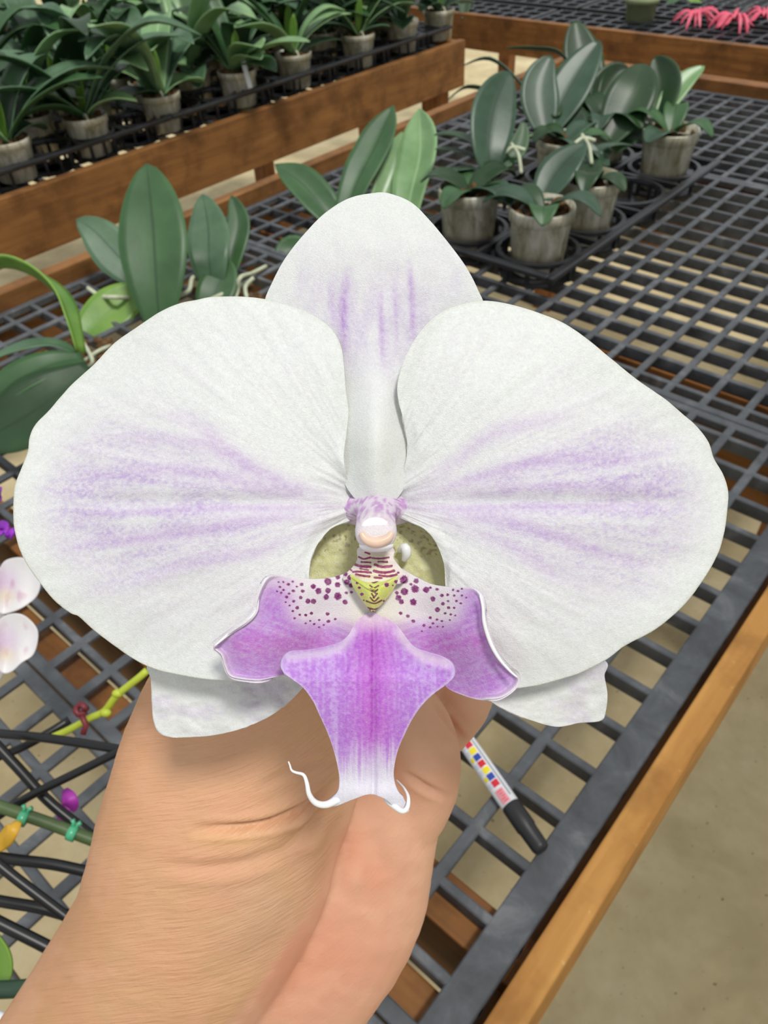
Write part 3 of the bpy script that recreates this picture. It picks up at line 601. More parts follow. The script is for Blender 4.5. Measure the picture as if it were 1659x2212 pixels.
# ================================================================== bench under the bloom
def bench(label, x0, x1, y0, y1, top, rise, rims, beams, legs, group=None):
    t = thing('greenhouse_bench', label, 'bench', (x0, y0, 0), group)
    for nm, bx, ax in rims: MB().box(*bx).build(nm, M['wood_rim'] if ax == 'r' else M['wood_'+ax], t, bevel=.002)
    for y in beams:
        MB().box(x0+.02, x1-.02, y, y+.038, top-.115, top-.02).build('beam', M['wood_x'], t, bevel=.002)
    for x, y in legs: MB().box(x, x+.07, y, y+.07, 0, top-.115).build('leg', M['wood_z'], t, bevel=.003)
    return t
zt = BZ
XR0, XR1 = -.1035*H, -.058*H        # right rim
xe1_ = -.1065*H; XL = -2.13*H; YB = 3.76*H
rim = .028
bench('wooden framed bench with black mesh top beneath the hand and bloom', XL-.03, XR1, -1.2*H, YB+.06, zt, 0,
      [('added_gap_ledge', (xe1_-.03, XR0+.004, -1.2*H, YB+.004, zt-.10, zt-.045), 'y'), ('rim_board', (XR0+.004, XR1, -1.3*H, YB+.05, zt-.10, zt+.001), 'r'), ('rim_board', (XL-.032, XL-.004, -1.3*H, YB+.05, zt-.10, zt+.027), 'y'),  # first board is added under the right rim gap so the gap stays dark
       ('rim_board', (XL-.004, XR0+.004, YB+.004, YB+.05, zt-.10, zt+.027), 'x')],
      [.150*H, .27*H, 1.47*H, 1.60*H, 2.70*H, 2.82*H, 3.6*H], [(XL, -.3), (XL, YB-.05), (XR0-.09, -.4), (XR0-.09, YB-.05), (XL, 1.1), (XR0-.09, 1.1)])
PX = .0862*H
def panel(name, x0, x1, y0, y1, nodes_y, label, ztop=zt, fr=.026, nodes_x=None, mat='mesh', w=.0105):
    mb = MB(); h1 = .006; h2 = .019
    mb.box(x1-fr*1.08, x1, y0, y1, ztop-.012, ztop); mb.box(x0, x0+fr*.5, y0, y1, ztop-.012, ztop)
    mb.box(x0, x1, y0, y0+.013, ztop-.012, ztop-.0002); mb.box(x0, x1, y1-.013, y1, ztop-.012, ztop-.0002)
    for x in nodes_x:
        if x0+.01 < x < x1-.02: mb.box(x-w/2, x+w/2, y0, y1, ztop-h1, ztop-.0001)
    for y in nodes_y:
        if y0+.012 < y < y1-.012: mb.box(x0, x1, y-w*.38, y+w*.38, ztop-h2, ztop-.0003)
    o = mb.build(name, M[mat], None); mo = o.modifiers.new('bevel', 'BEVEL'); mo.width = .0012; mo.segments = 1; mo.limit_method = 'ANGLE'
    return tag(o, label, 'bench top panel', 'mesh panels of the near bench')
xs = [(-.235-.0862*k)*H for k in range(0, 24)]
xe0, xe1 = XL+.001, -.1065*H
panel('mesh_panel', xe0, xe1, -1.17*H, .142*H, [(.2225-.0842*k)*H for k in range(1, 18)], 'black plastic mesh panel at the near end, beneath the wrist and fallen stakes', nodes_x=[x-.010 for x in xs])
panel('mesh_panel', xe0, xe1, .145*H, 1.458*H, [(.2225+.0842*k)*H for k in range(0, 15)], 'black plastic mesh panel on which the marker pen lies', nodes_x=xs)
panel('mesh_panel', xe0, xe1, 1.461*H, 2.79*H, [(1.52+.0905*k)*H for k in range(0, 15)], 'black plastic mesh panel carrying the tray of potted orchids', nodes_x=xs)
panel('mesh_panel', xe0, xe1, 2.793*H, YB, [(2.86+.0905*k)*H for k in range(0, 12)], 'black plastic mesh panel at the far end against the cross board', nodes_x=xs)

# ================================================================== benches 2 and 3
X2 = -2.95*H; Z2 = CAM[2] - .998*H; T2 = Z2-.012; Y2E = 4.05*H
bench('wooden bench at upper left packed with rows of potted orchids', X2-1.15, X2, -1.5, Y2E, T2, 0,
      [('side_board', (X2-.026, X2, -1.5, Y2E, Z2-.142, Z2), 'y'), ('end_board', (X2-1.15, X2-.026, Y2E-.026, Y2E, Z2-.142, Z2-.004), 'x'), ('side_board', (X2-1.176, X2-1.15, -1.5, Y2E, Z2-.142, Z2), 'y')],
      [0, .8, 1.6, 2.2], [(X2-.10, .3), (X2-.10, Y2E-.12), (X2-1.1, .3), (X2-1.1, Y2E-.12)])
def grid_top(name, x0, x1, y0, y1, z, step, label):
    mb = MB(); x = x0
    while x < x1: mb.box(x, x+.010, y0, y1, z-.006, z-.0001); x += step
    y = y0
    while y < y1: mb.box(x0, x1, y, y+.010, z-.011, z-.0004); y += step
    o = mb.build(name, M['mesh']); return tag(o, label, 'bench top panel')
grid_top('mesh_panel', X2-1.148, X2-.028, -1.5, Y2E-.03, T2, .052, 'black mesh top of the upper left bench, mostly hidden under pot trays')
Y3 = 4.7*H; Z3 = CAM[2]-1.014*H; T3 = Z3-.075
bench('wooden bench across the far end carrying trays, a green pot and pink plants', -3.0, 1.2, Y3, Y3+1.3, T3, 0,
      [('side_board', (-3.0, 1.2, Y3, Y3+.028, Z3-.118, Z3), 'x'), ('side_board', (-3.0, 1.2, Y3+1.3, Y3+1.328, Z3-.118, Z3), 'x')],
      [Y3+.3, Y3+.9], [(-2.7, Y3+.03), (.9, Y3+.03), (-1.2, Y3+.03), (-2.7, Y3+1.2), (.9, Y3+1.2)])
grid_top('mesh_panel', -3.0, 1.2, Y3+.03, Y3+1.3, T3, .052, 'black mesh top of the far cross bench behind its board')

# ================================================================== plants
def leaf(parent, pts, wid, mat, normal=None, n=22, prof='oval', fold=.18, name='leaf', curl=0.0):
    """pts: 3D control points from base to tip; wid: full width in metres"""
    q = cr([tuple(p) for p in pts], n); V = []; m = 9; A = []
    nrm = (normal or (CZ*.5+Vector((0, 0, .6)))).normalized()
    for i in range(n):
        t = i/(n-1); p = Vector(q[i]); tan = (Vector(q[min(i+1, n-1)])-Vector(q[max(i-1, 0)])).normalized()
        side = tan.cross(nrm)
        side = side.normalized() if side.length > .05 else tan.cross(Vector((.3, .9, .1))).normalized()
        up = side.cross(tan).normalized()
        if prof == 'oval': w = math.sin(math.pi*min(1, (t*.93+.07)))**.62 if t > .5 else (.34+.66*math.sin(math.pi*min(.5, t*1.0))**1.0)
        else: w = (.5+.5*min(1, t*2.2))*(1-max(0, (t-.62)/.38)**2.2)
        w = max(w, .02)*wid/2
        for j in range(m):
            a = -1+2*j/(m-1); V.append(p + side*a*w + up*(abs(a)**1.3*fold*w*1.1 + curl*math.sin(t*6+a)*w)); A.append(abs(a))
    f = []
    for i in range(n-1):
        for j in range(m-1):
            a = i*m+j; f.append((a, a+1, a+m+1, a+m))
    me = bpy.data.meshes.new(name); me.from_pydata([tuple(v) for v in V], [], f); me.update(); me.shade_smooth()
    at = me.attributes.new('across', 'FLOAT', 'POINT'); at.data.foreach_set('value', A)
    o = link(name, me, M[mat], parent); s = o.modifiers.new('thickness', 'SOLIDIFY'); s.thickness = .0018; s.offset = 0
    return o
def pleaf(parent, pts, wpx, mat, **k):
    d = pts[len(pts)//2][2]; return leaf(parent, [P(*p) for p in pts], wpx/F*d, mat, **k)
def pot(parent, c, r, h, mat='pot'):
    x, y, z = c
    MB().lathe(c, [(r*.76, 0), (r*.80, h*.02), (r*.93, h*.80), (r*.94, h*.81), (r, h*.82), (r*1.0, h*.98), (r*.985, h), (r*.94, h), (r*.93, h*.9), (r*.0+.001, h*.9)], 36).build('pot', M[mat], parent, True)
    mb = MB(); rnd = random.Random(int(x*1e4)+int(y*1e3))
    for i in range(26):
        a = rnd.random()*6.28; q = r*.82*math.sqrt(rnd.random()); s = r*.16*(.6+rnd.random()); u = Vector((rnd.random()-.5, rnd.random()-.5, rnd.random()-.5)).normalized(); w = u.cross(Vector((0, 0, 1))).normalized(); e = u.cross(w)
        mb.ell(Vector((x+q*math.cos(a), y+q*math.sin(a), z+h*.9+s*.3)), (u*s, w*s*.6, e*s*.5), 7, 5)
    o = mb.build('bark_mix', M['bark'], parent); o['kind'] = 'stuff'
def roots(parent, lines, r=.0028):
    for l in lines: MB().tube([tuple(p) for p in cr([tuple(v) for v in l], 16)], r, 8).build('root', M['root'], parent, True)

# --- bare-root orchids lying on the mesh, centre left
t = thing('orchid_plant', 'bare-root orchid plant with one tall upright oval leaf, left of the bloom', 'plant', onz(430, 655, zt+.002))
d = 1.28; 
pleaf(t, [(345, 712, 1.20), (338, 610, 1.19), (330, 480, 1.20), (317, 354, 1.23)], 148, 'leaf_mid', prof='oval', fold=.12, normal=CZ+Vector((0, 0, .1)))
pleaf(t, [(330, 625, d), (262, 560, d), (205, 500, d), (165, 474, d)], 96, 'leaf_grey', fold=.10, normal=CZ+CY*.2)
pleaf(t, [(462, 640, d), (452, 560, d-.02), (450, 490, d), (438, 420, d+.02)], 92, 'leaf_grey', fold=.1, normal=CZ)
pleaf(t, [(485, 625, d+.02), (502, 545, d+.02), (516, 480, d+.03), (500, 422, d+.04)], 56, 'leaf_mid', fold=.3, normal=CZ)
pleaf(t, [(440, 690, d-.02), (462, 640, d-.02), (480, 595, d-.01), (484, 556, d)], 84, 'leaf_mid', fold=.1, normal=CZ)
pleaf(t, [(320, 625, d-.02), (262, 655, d-.03), (205, 700, d-.04), (178, 742, d-.05)], 96, 'leaf_lime', fold=.1, normal=CZ)
z0 = zt+.006
roots(t, [[onz(190, 622, z0+.02), onz(218, 640, z0+.02), onz(250, 642, z0+.03), onz(300, 645, z0)], [onz(372, 668, z0), onz(386, 640, z0+.02), onz(408, 628, z0+.03), onz(416, 600, z0+.03), onz(440, 596, z0+.02)],
          [onz(505, 650, z0), onz(515, 625, z0+.01), onz(518, 600, z0+.03), onz(545, 590, z0+.01), onz(575, 575, z0)], [onz(535, 650, z0), onz(530, 620, z0+.01), onz(548, 600, z0+.02)], [onz(430, 660, z0), onz(470, 640, z0+.01), onz(540, 610, z0)]], .0036)
mb = MB(); rnd = random.Random(3)
for i in range(40):
    c = onz(rnd.uniform(400, 560), rnd.uniform(615, 670), zt+.006); mb.ell(c, (Vector((.008, .002, 0)), Vector((-.002, .006, .001)), Vector((0, 0, .005))), 7, 5)
o = mb.build('bark_mix', M['bark'], t); o['kind'] = 'stuff'
t = thing('orchid_plant', 'orchid plant at the left edge with an arching bright green leaf and broad dark leaves', 'plant', onz(172, 775, zt+.002))
d = 1.0
leaf(t, [P(168, 762, d), P(150, 700, d), P(128, 645, d+.01), P(82, 602, d+.02), P(20, 578, d+.03), P(-50, 580, d+.04)], .052, 'leaf_lime', normal=CX*.9+CY*.5+CZ*.12, fold=.35, prof='strap')
pleaf(t, [(170, 765, d), (110, 745, d-.01), (30, 760, d-.02), (-60, 800, d-.02)], 62, 'leaf_grey', fold=.25, normal=CY+CZ*.6)
pleaf(t, [(180, 775, d-.01), (110, 790, d-.03), (30, 830, d-.04), (-60, 900, d-.04)], 86, 'leaf_mid', fold=.25, normal=CY*.5+CZ)
pleaf(t, [(200, 800, d-.03), (130, 850, d-.05), (40, 910, d-.06), (-60, 960, d-.06)], 165, 'leaf_dark', fold=.12, normal=CY*.3+CZ)
roots(t, [[onz(60, 780, z0+.03), onz(30, 795, z0+.03), onz(8, 800, z0+.03)], [onz(170, 790, z0), onz(210, 760, z0+.01), onz(245, 745, z0)], [onz(180, 800, z0), onz(200, 780, z0+.02), onz(180, 740, z0+.02)], [onz(90, 830, z0+.04), onz(110, 800, z0+.04), onz(160, 800, z0+.02)]], .003)
mb = MB()
for i in range(40):
    c = onz(rnd.uniform(150, 260), rnd.uniform(735, 820), zt+.006); mb.ell(c, (Vector((.007, .002, 0)), Vector((-.002, .006, .001)), Vector((0, 0, .006))), 7, 5)
o = mb.build('bark_mix', M['bark'], t); o['kind'] = 'stuff'
t = thing('orchid_plant', 'orchid plant with pointed strap leaves just behind the top of the bloom', 'plant', onz(760, 520, zt+.002))
d = 1.46
pleaf(t, [(760, 520, d), (700, 450, d), (650, 395, d+.01), (594, 355, d+.02)], 78, 'leaf_mid', prof='strap', fold=.3, normal=CZ+CY*.4)
pleaf(t, [(735, 500, d), (770, 400, d), (815, 310, d+.02), (850, 228, d+.04)], 78, 'leaf_mid', prof='strap', fold=.35, normal=CZ-CX*.3)
pleaf(t, [(870, 520, d), (888, 420, d), (908, 330, d+.02), (906, 234, d+.04)], 92, 'leaf_pale', prof='strap', fold=.35, normal=CZ-CX*.5)
pleaf(t, [(790, 510, d+.02), (830, 420, d+.02), (856, 350, d+.03), (868, 285, d+.05)], 62, 'leaf_pale', prof='strap', fold=.3, normal=CZ)
pleaf(t, [(700, 560, d-.04), (660, 545, d-.04), (625, 540, d-.04), (600, 590, d-.05)], 56, 'leaf_mid', fold=.2, normal=CZ)
pleaf(t, [(880, 500, d-.02), (930, 500, d-.02), (965, 510, d-.03), (990, 530, d-.04)], 70, 'leaf_dark', fold=.2, normal=CZ)
roots(t, [[onz(690, 590, z0), onz(740, 570, z0+.01), onz(800, 540, z0)]], .003)

# --- tray of potted orchids on the right
def tray(label, x0, x1, y0, y1, z, nx, ny, h=.05, group=None, rim=.010, hole=.8):
    t = thing('pot_tray', label, 'tray', ((x0+x1)/2, (y0+y1)/2, z), group)
    mb = MB(); px = (x1-x0)/nx; py = (y1-y0)/ny
    for i in range(nx+1): mb.box(x0+i*px-.004, x0+i*px+.004, y0, y1, z+h-.012, z+h-.001)
    for j in range(ny+1): mb.box(x0, x1, y0+j*py-.004, y0+j*py+.004, z+h-.012, z+h-.0015)
    mb.build('pot_grid', M['tray'], t)
    mb = MB(); mb.box(x0-rim, x0, y0-rim, y1+rim, z+h-.010, z+h); mb.box(x1, x1+rim, y0-rim, y1+rim, z+h-.010, z+h); mb.box(x0, x1, y0-rim, y0, z+h-.010, z+h); mb.box(x0, x1, y1, y1+rim, z+h-.010, z+h)
    mb.build('rim', M['tray'], t, bevel=.003)
    mb = MB(); k = 4
    for i in range(nx):
        for j in range(ny):
            cx, cy = x0+(i+.5)*px, y0+(j+.5)*py; r = min(px, py)*.44
            for a in range(10):
                A = a*math.pi/5; x_, y_ = cx+r*math.cos(A), cy+r*math.sin(A); mb.box(x_-.003, x_+.003, y_-.003, y_+.003, z+.001, z+h-.004)
            mb.lathe((cx, cy, z), [(r*1.02, .001), (r*1.02, .005), (r*.6, .005), (r*.6, .001)], 20)
            mb.lathe((cx, cy, z+h-.012), [(r*1.0, 0), (r*1.12, .004), (r*1.12, .010), (r*1.0, .011), (r*.98, .004), (r, 0)], 24, False)
    mb.build('cell', M['tray'], t)
    return t
TX0, TX1, TY0, TY1 = -.8475, -.5575, 1.01, 1.63
tray('black open-celled pot tray on the near bench under the dark-leaved orchids', TX0, TX1, TY0, TY1, zt+.0005, 2, 4, .046)
pr = .036; ph = .108; zp = zt+.007
ptspx = {'A': (1172, 530), 'B': (1312, 432), 'C': (1412, 338), 'D': (1050, 500), 'E': (1185, 395), 'F': (1290, 305)}
cell = {'A': (1, 0), 'B': (1, 1), 'C': (1, 3), 'D': (0, 0), 'E': (0, 2), 'F': (0, 3)}
def at_pot(k):
    i, j = cell[k]; return Vector((TX0+(i+.5)*(TX1-TX0)/2, TY0+(j+.5)*(TY1-TY0)/4, zp))
labA = {'A': 'nearest clear potted orchid in the black tray, one leaf reaching right', 'B': 'clear potted orchid midway along the right side of the black tray, small grey leaves',
        'C': 'potted orchid at the far right corner of the black tray, two big dark leaves', 'D': 'potted orchid at the near left of the black tray with tallest shiny oval leaf',
        'E': 'potted orchid in the middle of the black tray with broad grey-green leaves', 'F': 'potted orchid at the back of the black tray with upright dark green leaf'}
pl = {}
for k in 'ABCDEF':
    v = at_pot(k); pl[k] = thing('potted_orchid', labA[k], 'potted plant', v, 'orchids in the black tray on the near bench'); pot(pl[k], v, .054, ph)
M['leaf_slate'] = leafmat('leaf_slate_green', lin(44, 70, 50), lin(70, 98, 76), lin(36, 60, 42), .4)
def L(k, pts, w, mat, **kw):
    dd = depth(at_pot(k))-.03; return pleaf(pl[k], [(x, y, dd+(e[0] if e else 0)) for x, y, *e in pts], w, mat, **kw)
L('A', [(1165, 440), (1195, 385), (1228, 345), (1266, 312)], 82, 'leaf_slate', normal=CZ+CY*.6)
L('A', [(1170, 445), (1130, 425), (1085, 400), (1040, 402)], 44, 'leaf_dark', normal=CY+CZ*.4)
L('A', [(1165, 440), (1120, 440), (1075, 432), (1045, 425)], 30, 'leaf_mid', normal=CY+CZ*.6)
L('D', [(1064, 385, -.02), (1055, 320, -.03), (1068, 230, -.02), (1100, 155, 0)], 102, 'leaf_slate', normal=CZ+CX*.25, fold=.2)
L('D', [(1060, 385), (1020, 368), (975, 372), (933, 382)], 48, 'leaf_slate', normal=CY+CZ*.6)
L('D', [(1060, 400), (1040, 430), (1000, 430), (975, 415)], 46, 'leaf_dark', normal=CY+CZ*.6)
L('D', [(1055, 370), (1110, 330), (1128, 290), (1130, 262)], 44, 'leaf_mid', normal=CZ)
L('D', [(1050, 330, .03), (1000, 300, .03), (965, 292, .03), (938, 292, .03)], 62, 'leaf_dark', normal=CY+CZ*.7)
L('D', [(1050, 350, .03), (1010, 335, .03), (975, 325, .03), (940, 322, .03)], 40, 'leaf_dark', normal=CY+CZ*.7)
L('E', [(1175, 300), (1215, 220), (1255, 150), (1296, 88)], 92, 'leaf_slate', normal=CZ-CX*.3, fold=.2)
L('E', [(1180, 300), (1165, 220), (1168, 170), (1190, 120)], 84, 'leaf_slate', normal=CZ)
L('E', [(1180, 330), (1210, 290), (1230, 255), (1215, 225)], 96, 'leaf_dark', normal=CZ+CY*.4)
L('E', [(1180, 270, .06), (1130, 190, .06), (1060, 130, .06), (1000, 142, .06)], 32, 'leaf_slate', normal=CY+CZ*.3)
L('E', [(1150, 260, .06), (1080, 210, .06), (1010, 190, .06), (968, 216, .06)], 36, 'leaf_dark', normal=CY+CZ*.3)
L('E', [(1180, 320), (1150, 300), (1130, 310), (1118, 350)], 40, 'leaf_pale', normal=CY+CZ*.3)
L('F', [(1275, 230), (1262, 150), (1250, 95), (1242, 44)], 86, 'leaf_dark', normal=CZ, fold=.2)
L('F', [(1270, 180), (1210, 120), (1150, 108), (1092, 104)], 54, 'leaf_dark', normal=CY+CZ*.5)
L('F', [(1285, 250), (1300, 200), (1330, 160), (1360, 150)], 66, 'leaf_dark', normal=CZ+CX*.3)
L('F', [(1280, 250), (1240, 240), (1215, 250), (1195, 280)], 60, 'leaf_dark', normal=CZ+CY*.4)
L('B', [(1310, 360), (1300, 325), (1330, 315), (1366, 315)], 50, 'leaf_slate', normal=CY+CZ*.6)
L('B', [(1308, 362), (1282, 345), (1270, 322), (1262, 306)], 48, 'leaf_slate', normal=CZ+CY*.4)
L('B', [(1300, 380), (1270, 390), (1240, 385), (1225, 360)], 70, 'leaf_dark', normal=CZ+CY*.4)
L('C', [(1310, 310, -.02), (1340, 255, -.02), (1372, 190, -.02), (1392, 138, 0)], 104, 'leaf_dark', normal=CZ-CX*.2, fold=.2)
L('C', [(1405, 275), (1425, 225), (1432, 170), (1415, 122)], 84, 'leaf_dark', normal=CZ-CX*.6, fold=.35)
L('C', [(1415, 270), (1450, 210), (1485, 170), (1522, 143)], 48, 'leaf_pale', normal=CZ+CY*.3)
L('C', [(1410, 280), (1380, 290), (1350, 300), (1330, 330)], 50, 'leaf_mid', normal=CZ+CY*.4)
# lower, shaded leaves that fill the tray
for i_, k in enumerate('ABCDEF'):
    r_ = random.Random(70+i_); top = at_pot(k)+Vector((0, 0, .104)); a0 = {'A': 2.6, 'B': 2.4, 'C': 2.2, 'D': 3.6, 'E': .4, 'F': 1.2}[k]
    for q_ in range(5 if k in 'EDF' else 4):
        a = a0+q_*1.25+r_.uniform(-.3, .3); ln = r_.uniform(.07, .11); dx, dy = math.cos(a), math.sin(a); up_ = r_.uniform(.15, .7)
        leaf(pl[k], [top+Vector((0, 0, -.01)), top+Vector((dx*ln*.35, dy*ln*.35, ln*.3*up_)), top+Vector((dx*ln*.7, dy*ln*.7, ln*.45*up_)), top+Vector((dx*ln, dy*ln, ln*.3*up_-.01))], r_.uniform(.040, .058), r_.choice(['leaf_dark', 'leaf_dark', 'leaf_mid', 'leaf_slate']), normal=Vector((-dx*.5, -dy*.5, .8)), fold=.2)
for k, sh in (('D', (1110, 330)), ('B', (1262, 310)), ('C', (1400, 270)), ('E', (1190, 300))):
    a, b_ = sh; dd = depth(at_pot(k))-.05
    roots(pl[k], [[P(a-6, b_-20, dd), P(a+10, b_+5, dd), P(a+16, b_+45, dd)], [P(a-20, b_, dd), P(a-2, b_-12, dd), P(a+24, b_-6, dd)]], .0032)

# --- rows of potted orchids on the upper left bench
rnd = random.Random(11)
zb = T2+.001
def small_orchid(v, label, s, seed, n=8, group='young orchids on the upper left bench', pr=.054, rot=None):
    r_ = random.Random(seed); t = thing('potted_orchid', label, 'potted plant', v, group); pot(t, v, pr, .088)
    top = Vector(v)+Vector((0, 0, .084)); a0 = r_.uniform(0, 3.1) if rot is None else rot
    for i in range(n):
        a = a0 + (math.pi*(i % 2)) + r_.uniform(-.5, .5); ln = s*r_.uniform(.62, 1.15)*(1 if i > 1 else .65); up = r_.uniform(.35, 1.25)*(1 if i > 1 else .35)
        dx, dy = math.cos(a), math.sin(a); droop = r_.uniform(.0, .5)
        pts = [top+Vector((dx*.004, dy*.004, -.006)), top+Vector((dx*ln*.28, dy*ln*.28, ln*.36*up)), top+Vector((dx*ln*.62, dy*ln*.62, ln*(.62*up-droop*.12))), top+Vector((dx*ln*.95, dy*ln*.95, ln*(.72*up-droop*.5)))]
        leaf(t, pts, r_.uniform(.052, .080)*(s/.25), r_.choice(['leaf_grey', 'leaf_grey', 'leaf_grey', 'leaf_mid', 'leaf_pale', 'leaf_dark', 'leaf_pale']), normal=Vector((-dx*.75, -dy*.75, .65)), prof=r_.choice(['strap', 'oval', 'strap']), fold=r_.uniform(.2, .4), n=18)
    leaf(t, [top, top+Vector((.006, .004, .05)), top+Vector((.012, .008, .10))], .022, 'leaf_lime', normal=CZ, prof='strap', n=10)
    if seed % 3 != 1: roots(t, [[top+Vector((.012, -.008, .0)), top+Vector((.03, -.012, .012)), top+Vector((.043, -.014, -.02)), top+Vector((.041, -.014, -.05))]], .0026)
    return t
fx = X2-.026-.076
fy = [(.62, 0), (.92, 0), (1.42, 0), (1.86, 0), (2.30, 0), (2.78, 0), (3.22, 0), (3.62, 0), (3.94, 0)]
row1 = [(20, 325), (182, 252), (342, 200), (510, 150), (632, 108), (772, 68), (868, 38), (948, 8)]
# rim centres measured in the photograph, stood on the bench in the first row behind the board
nm = ['first potted orchid of the front row, cut by the left picture edge', 'second potted orchid of the front row from the left edge', 'third potted orchid of the front row, bright pot rim and hanging root',
      'front row potted orchid with a white plant tag in its pot', 'front row potted orchid just right of the white tag', 'third potted orchid from the far right end of the front row',
      'second potted orchid from the far right end of the front row', 'last potted orchid at the far right corner of the upper left bench']
FR = []
for i, (a, b_) in enumerate(row1):
    r_ = ray(a, b_); q_ = fx/r_[0]; v = Vector((fx, r_[1]*q_, zb+.007)); FR.append(v)
    small_orchid(v, nm[i], .30 if i < 4 else .25, 40+i, 8)
rows = [(.13, 'second'), (.26, 'third'), (.39, 'fourth'), (.54, 'fifth'), (.70, 'sixth'), (.86, 'seventh')]
ORD = ['first', 'second', 'third', 'fourth', 'fifth', 'sixth', 'seventh', 'eighth', 'ninth', 'tenth', 'eleventh', 'twelfth', 'thirteenth']
for ri, (off, rn) in enumerate(rows):
    y = FR[0].y-.05; k = 0
    while y < Y2E-.08:
        v = Vector((fx-off, y+rnd.uniform(-.01, .01), zb+.007)); k += 1
        small_orchid(v, '%s potted orchid from the left in the %s row of the upper left bench' % (ORD[k-1], rn), rnd.uniform(.23, .30), 100+ri*40+k, 7, group='young orchids in the %s row of the upper left bench' % rn); y += rnd.uniform(.15, .19)
yy0 = FR[0].y-.10; k = 0
while yy0 < Y2E-.1:
    y1_ = min(yy0+.50, Y2E-.04)
    tray(['black pot tray at the left end behind the long wooden board', 'second black pot tray along the long wooden board', 'third black pot tray along the long wooden board', 'fourth black pot tray, at the far end of the long wooden board', 'last black pot tray on the upper left bench'][min(k, 4)],
         fx-.33, fx+.058, yy0, y1_, zb, 3, 4, .055, 'pot trays on the upper left bench'); k += 1; yy0 = y1_+.022
# white plant tag
v = FR[3]+Vector((.032, -.0, .045)); a, b_ = P(518, 106, depth(v)-.07), P(541, 190, depth(v)-.045)
mb = MB(); u = (b_-a).normalized(); s_ = u.cross(CZ).normalized()*.0062; e = CZ*.0008
mb.rings([[a-s_-e, a+s_-e, a+s_+e, a-s_+e], [b_-s_-e, b_+s_-e, b_+s_+e, b_-s_+e]]); o = mb.build('plant_tag', M['white_label'])
tag(o, 'white plastic plant tag leaning in a pot on the upper left bench', 'plant tag')

# ================================================================== far bench: trays, green pot, pink plants
zf = T3+.001
def far(px, py): return onz(px, py, zf)
v = onz(1378, 62, zf); t = thing('nursery_pot', 'empty pale green pot standing on the far bench', 'pot', v)
MB().lathe(v, [(.050, 0), (.052, .002), (.058, .085), (.064, .086), (.065, .105), (.062, .106), (.058, .09), (.05, .01), (.001, .008)], 36).build('wall', M['green_pot'], t, True)
tr = [(-2.45, 'black tray at the far bench behind the corner of the upper left bench'), (-1.87, 'black tray on the far bench left of the green pot'), (-1.29, 'black tray on the far bench behind the green pot'), (-.71, 'black tray on the far bench under the pink plants'), (-.13, 'black tray on the far bench at the right picture edge')]
for x, lb in tr: tray(lb, x, x+.54, Y3+.14, Y3+.42, zf, 8, 4, .035, 'black trays on the far bench')
for x, lb in tr[:4]: tray(lb.replace('tray', 'rear tray', 1), x+.05, x+.59, Y3+.50, Y3+.78, zf, 8, 4, .035, 'rear black trays on the far bench')
M['pink'] = plain('pink_leaf', lin(216, 88, 112), .45, .4, vary=.2)
for i, (a, b_, lb) in enumerate([(1500, 42, 'pink spiky plant right of the green pot on the far bench'), (1585, 48, 'middle pink spiky plant on the far bench'), (1650, 40, 'pink spiky plant at the right picture edge on the far bench')]):
    c = onz(a, b_, zf+.05); t = thing('pink_spiky_plant', lb, 'plant', c); r_ = random.Random(60+i)
    for k in range(22):
        an = r_.random()*6.28; ln = r_.uniform(.05, .10); u = Vector((math.cos(an), math.sin(an), 0))
        pts = [c, c+u*ln*.4+Vector((0, 0, ln*.35)), c+u*ln*.8+Vector((0, 0, ln*r_.uniform(0, .3))), c+u*ln*1.05+Vector((0, 0, ln*r_.uniform(-.35, .1)))]
        leaf(t, pts, .011, 'pink', prof='strap', fold=.1, n=9)
t = thing('orchid_plant', 'green leaf tips hanging into view above the pink plants', 'plant', onz(1500, 10, zf+.05))
pleaf(t, [(1470, -30, 3.2), (1490, -5, 3.15), (1512, 15, 3.12), (1520, 30, 3.1)], 22, 'leaf_lime'); pleaf(t, [(1500, -40, 3.2), (1470, -10, 3.15), (1450, 5, 3.12), (1432, 18, 3.1)], 22, 'leaf_mid')
t = thing('orchid_plant', 'dark green drooping leaves beside the far corner of the upper left bench', 'plant', onz(1000, 20, zf+.05))
pleaf(t, [(985, -60, 3.0), (998, -20, 2.98), (1003, 15, 2.97), (1000, 42, 2.96)], 34, 'leaf_dark'); pleaf(t, [(960, -60, 3.0), (965, -30, 2.98), (985, -8, 2.97), (1010, -5, 2.96)], 30, 'leaf_mid')

# ================================================================== marker pen on the mesh
a = onz(960, 1535, zt+.0085); b_ = onz(1172, 1838, zt+.0085); ax = (b_-a).normalized(); Lp = (b_-a).length
pen = thing('marker_pen', 'white marker pen with coloured squares and a black cap, lying on the mesh', 'marker', a)
def at(s): return a+ax*s
s_cap = (onz(1104, 1742, zt+.0085)-a).length
MB().tube([at(0), at(.001), at(s_cap)], [.0070, .0077, .0077], 28).build('barrel', M['white_label'], pen, True)
MB().tube([at(s_cap-.001), at(s_cap+.0005), at(s_cap+.020), at(s_cap+.0215), at(Lp-.004), at(Lp-.0012), at(Lp)], [.0078, .0082, .0082, .0074, .0070, .0062, .0045], 28).build('cap', M['cap'], pen, True)
sd = ax.cross(Vector((0, 0, 1))).normalized(); up = sd.cross(ax).normalized()
if up.z < 0: up = -up
def patch(s0, s1, a0, a1, col, nm):
    k = 6; vs = []
    for s in (s0, s1):
        for j in range(k+1):
            an = math.radians(a0+(a1-a0)*j/k); vs.append(tuple(at(s)+(up*math.cos(an)+sd*math.sin(an))*.00785))
    f = [(j, j+1, k+2+j, k+1+j) for j in range(k)]; me = bpy.data.meshes.new(nm); me.from_pydata(vs, [], f); o = link(nm, me, M[col], pen); return o
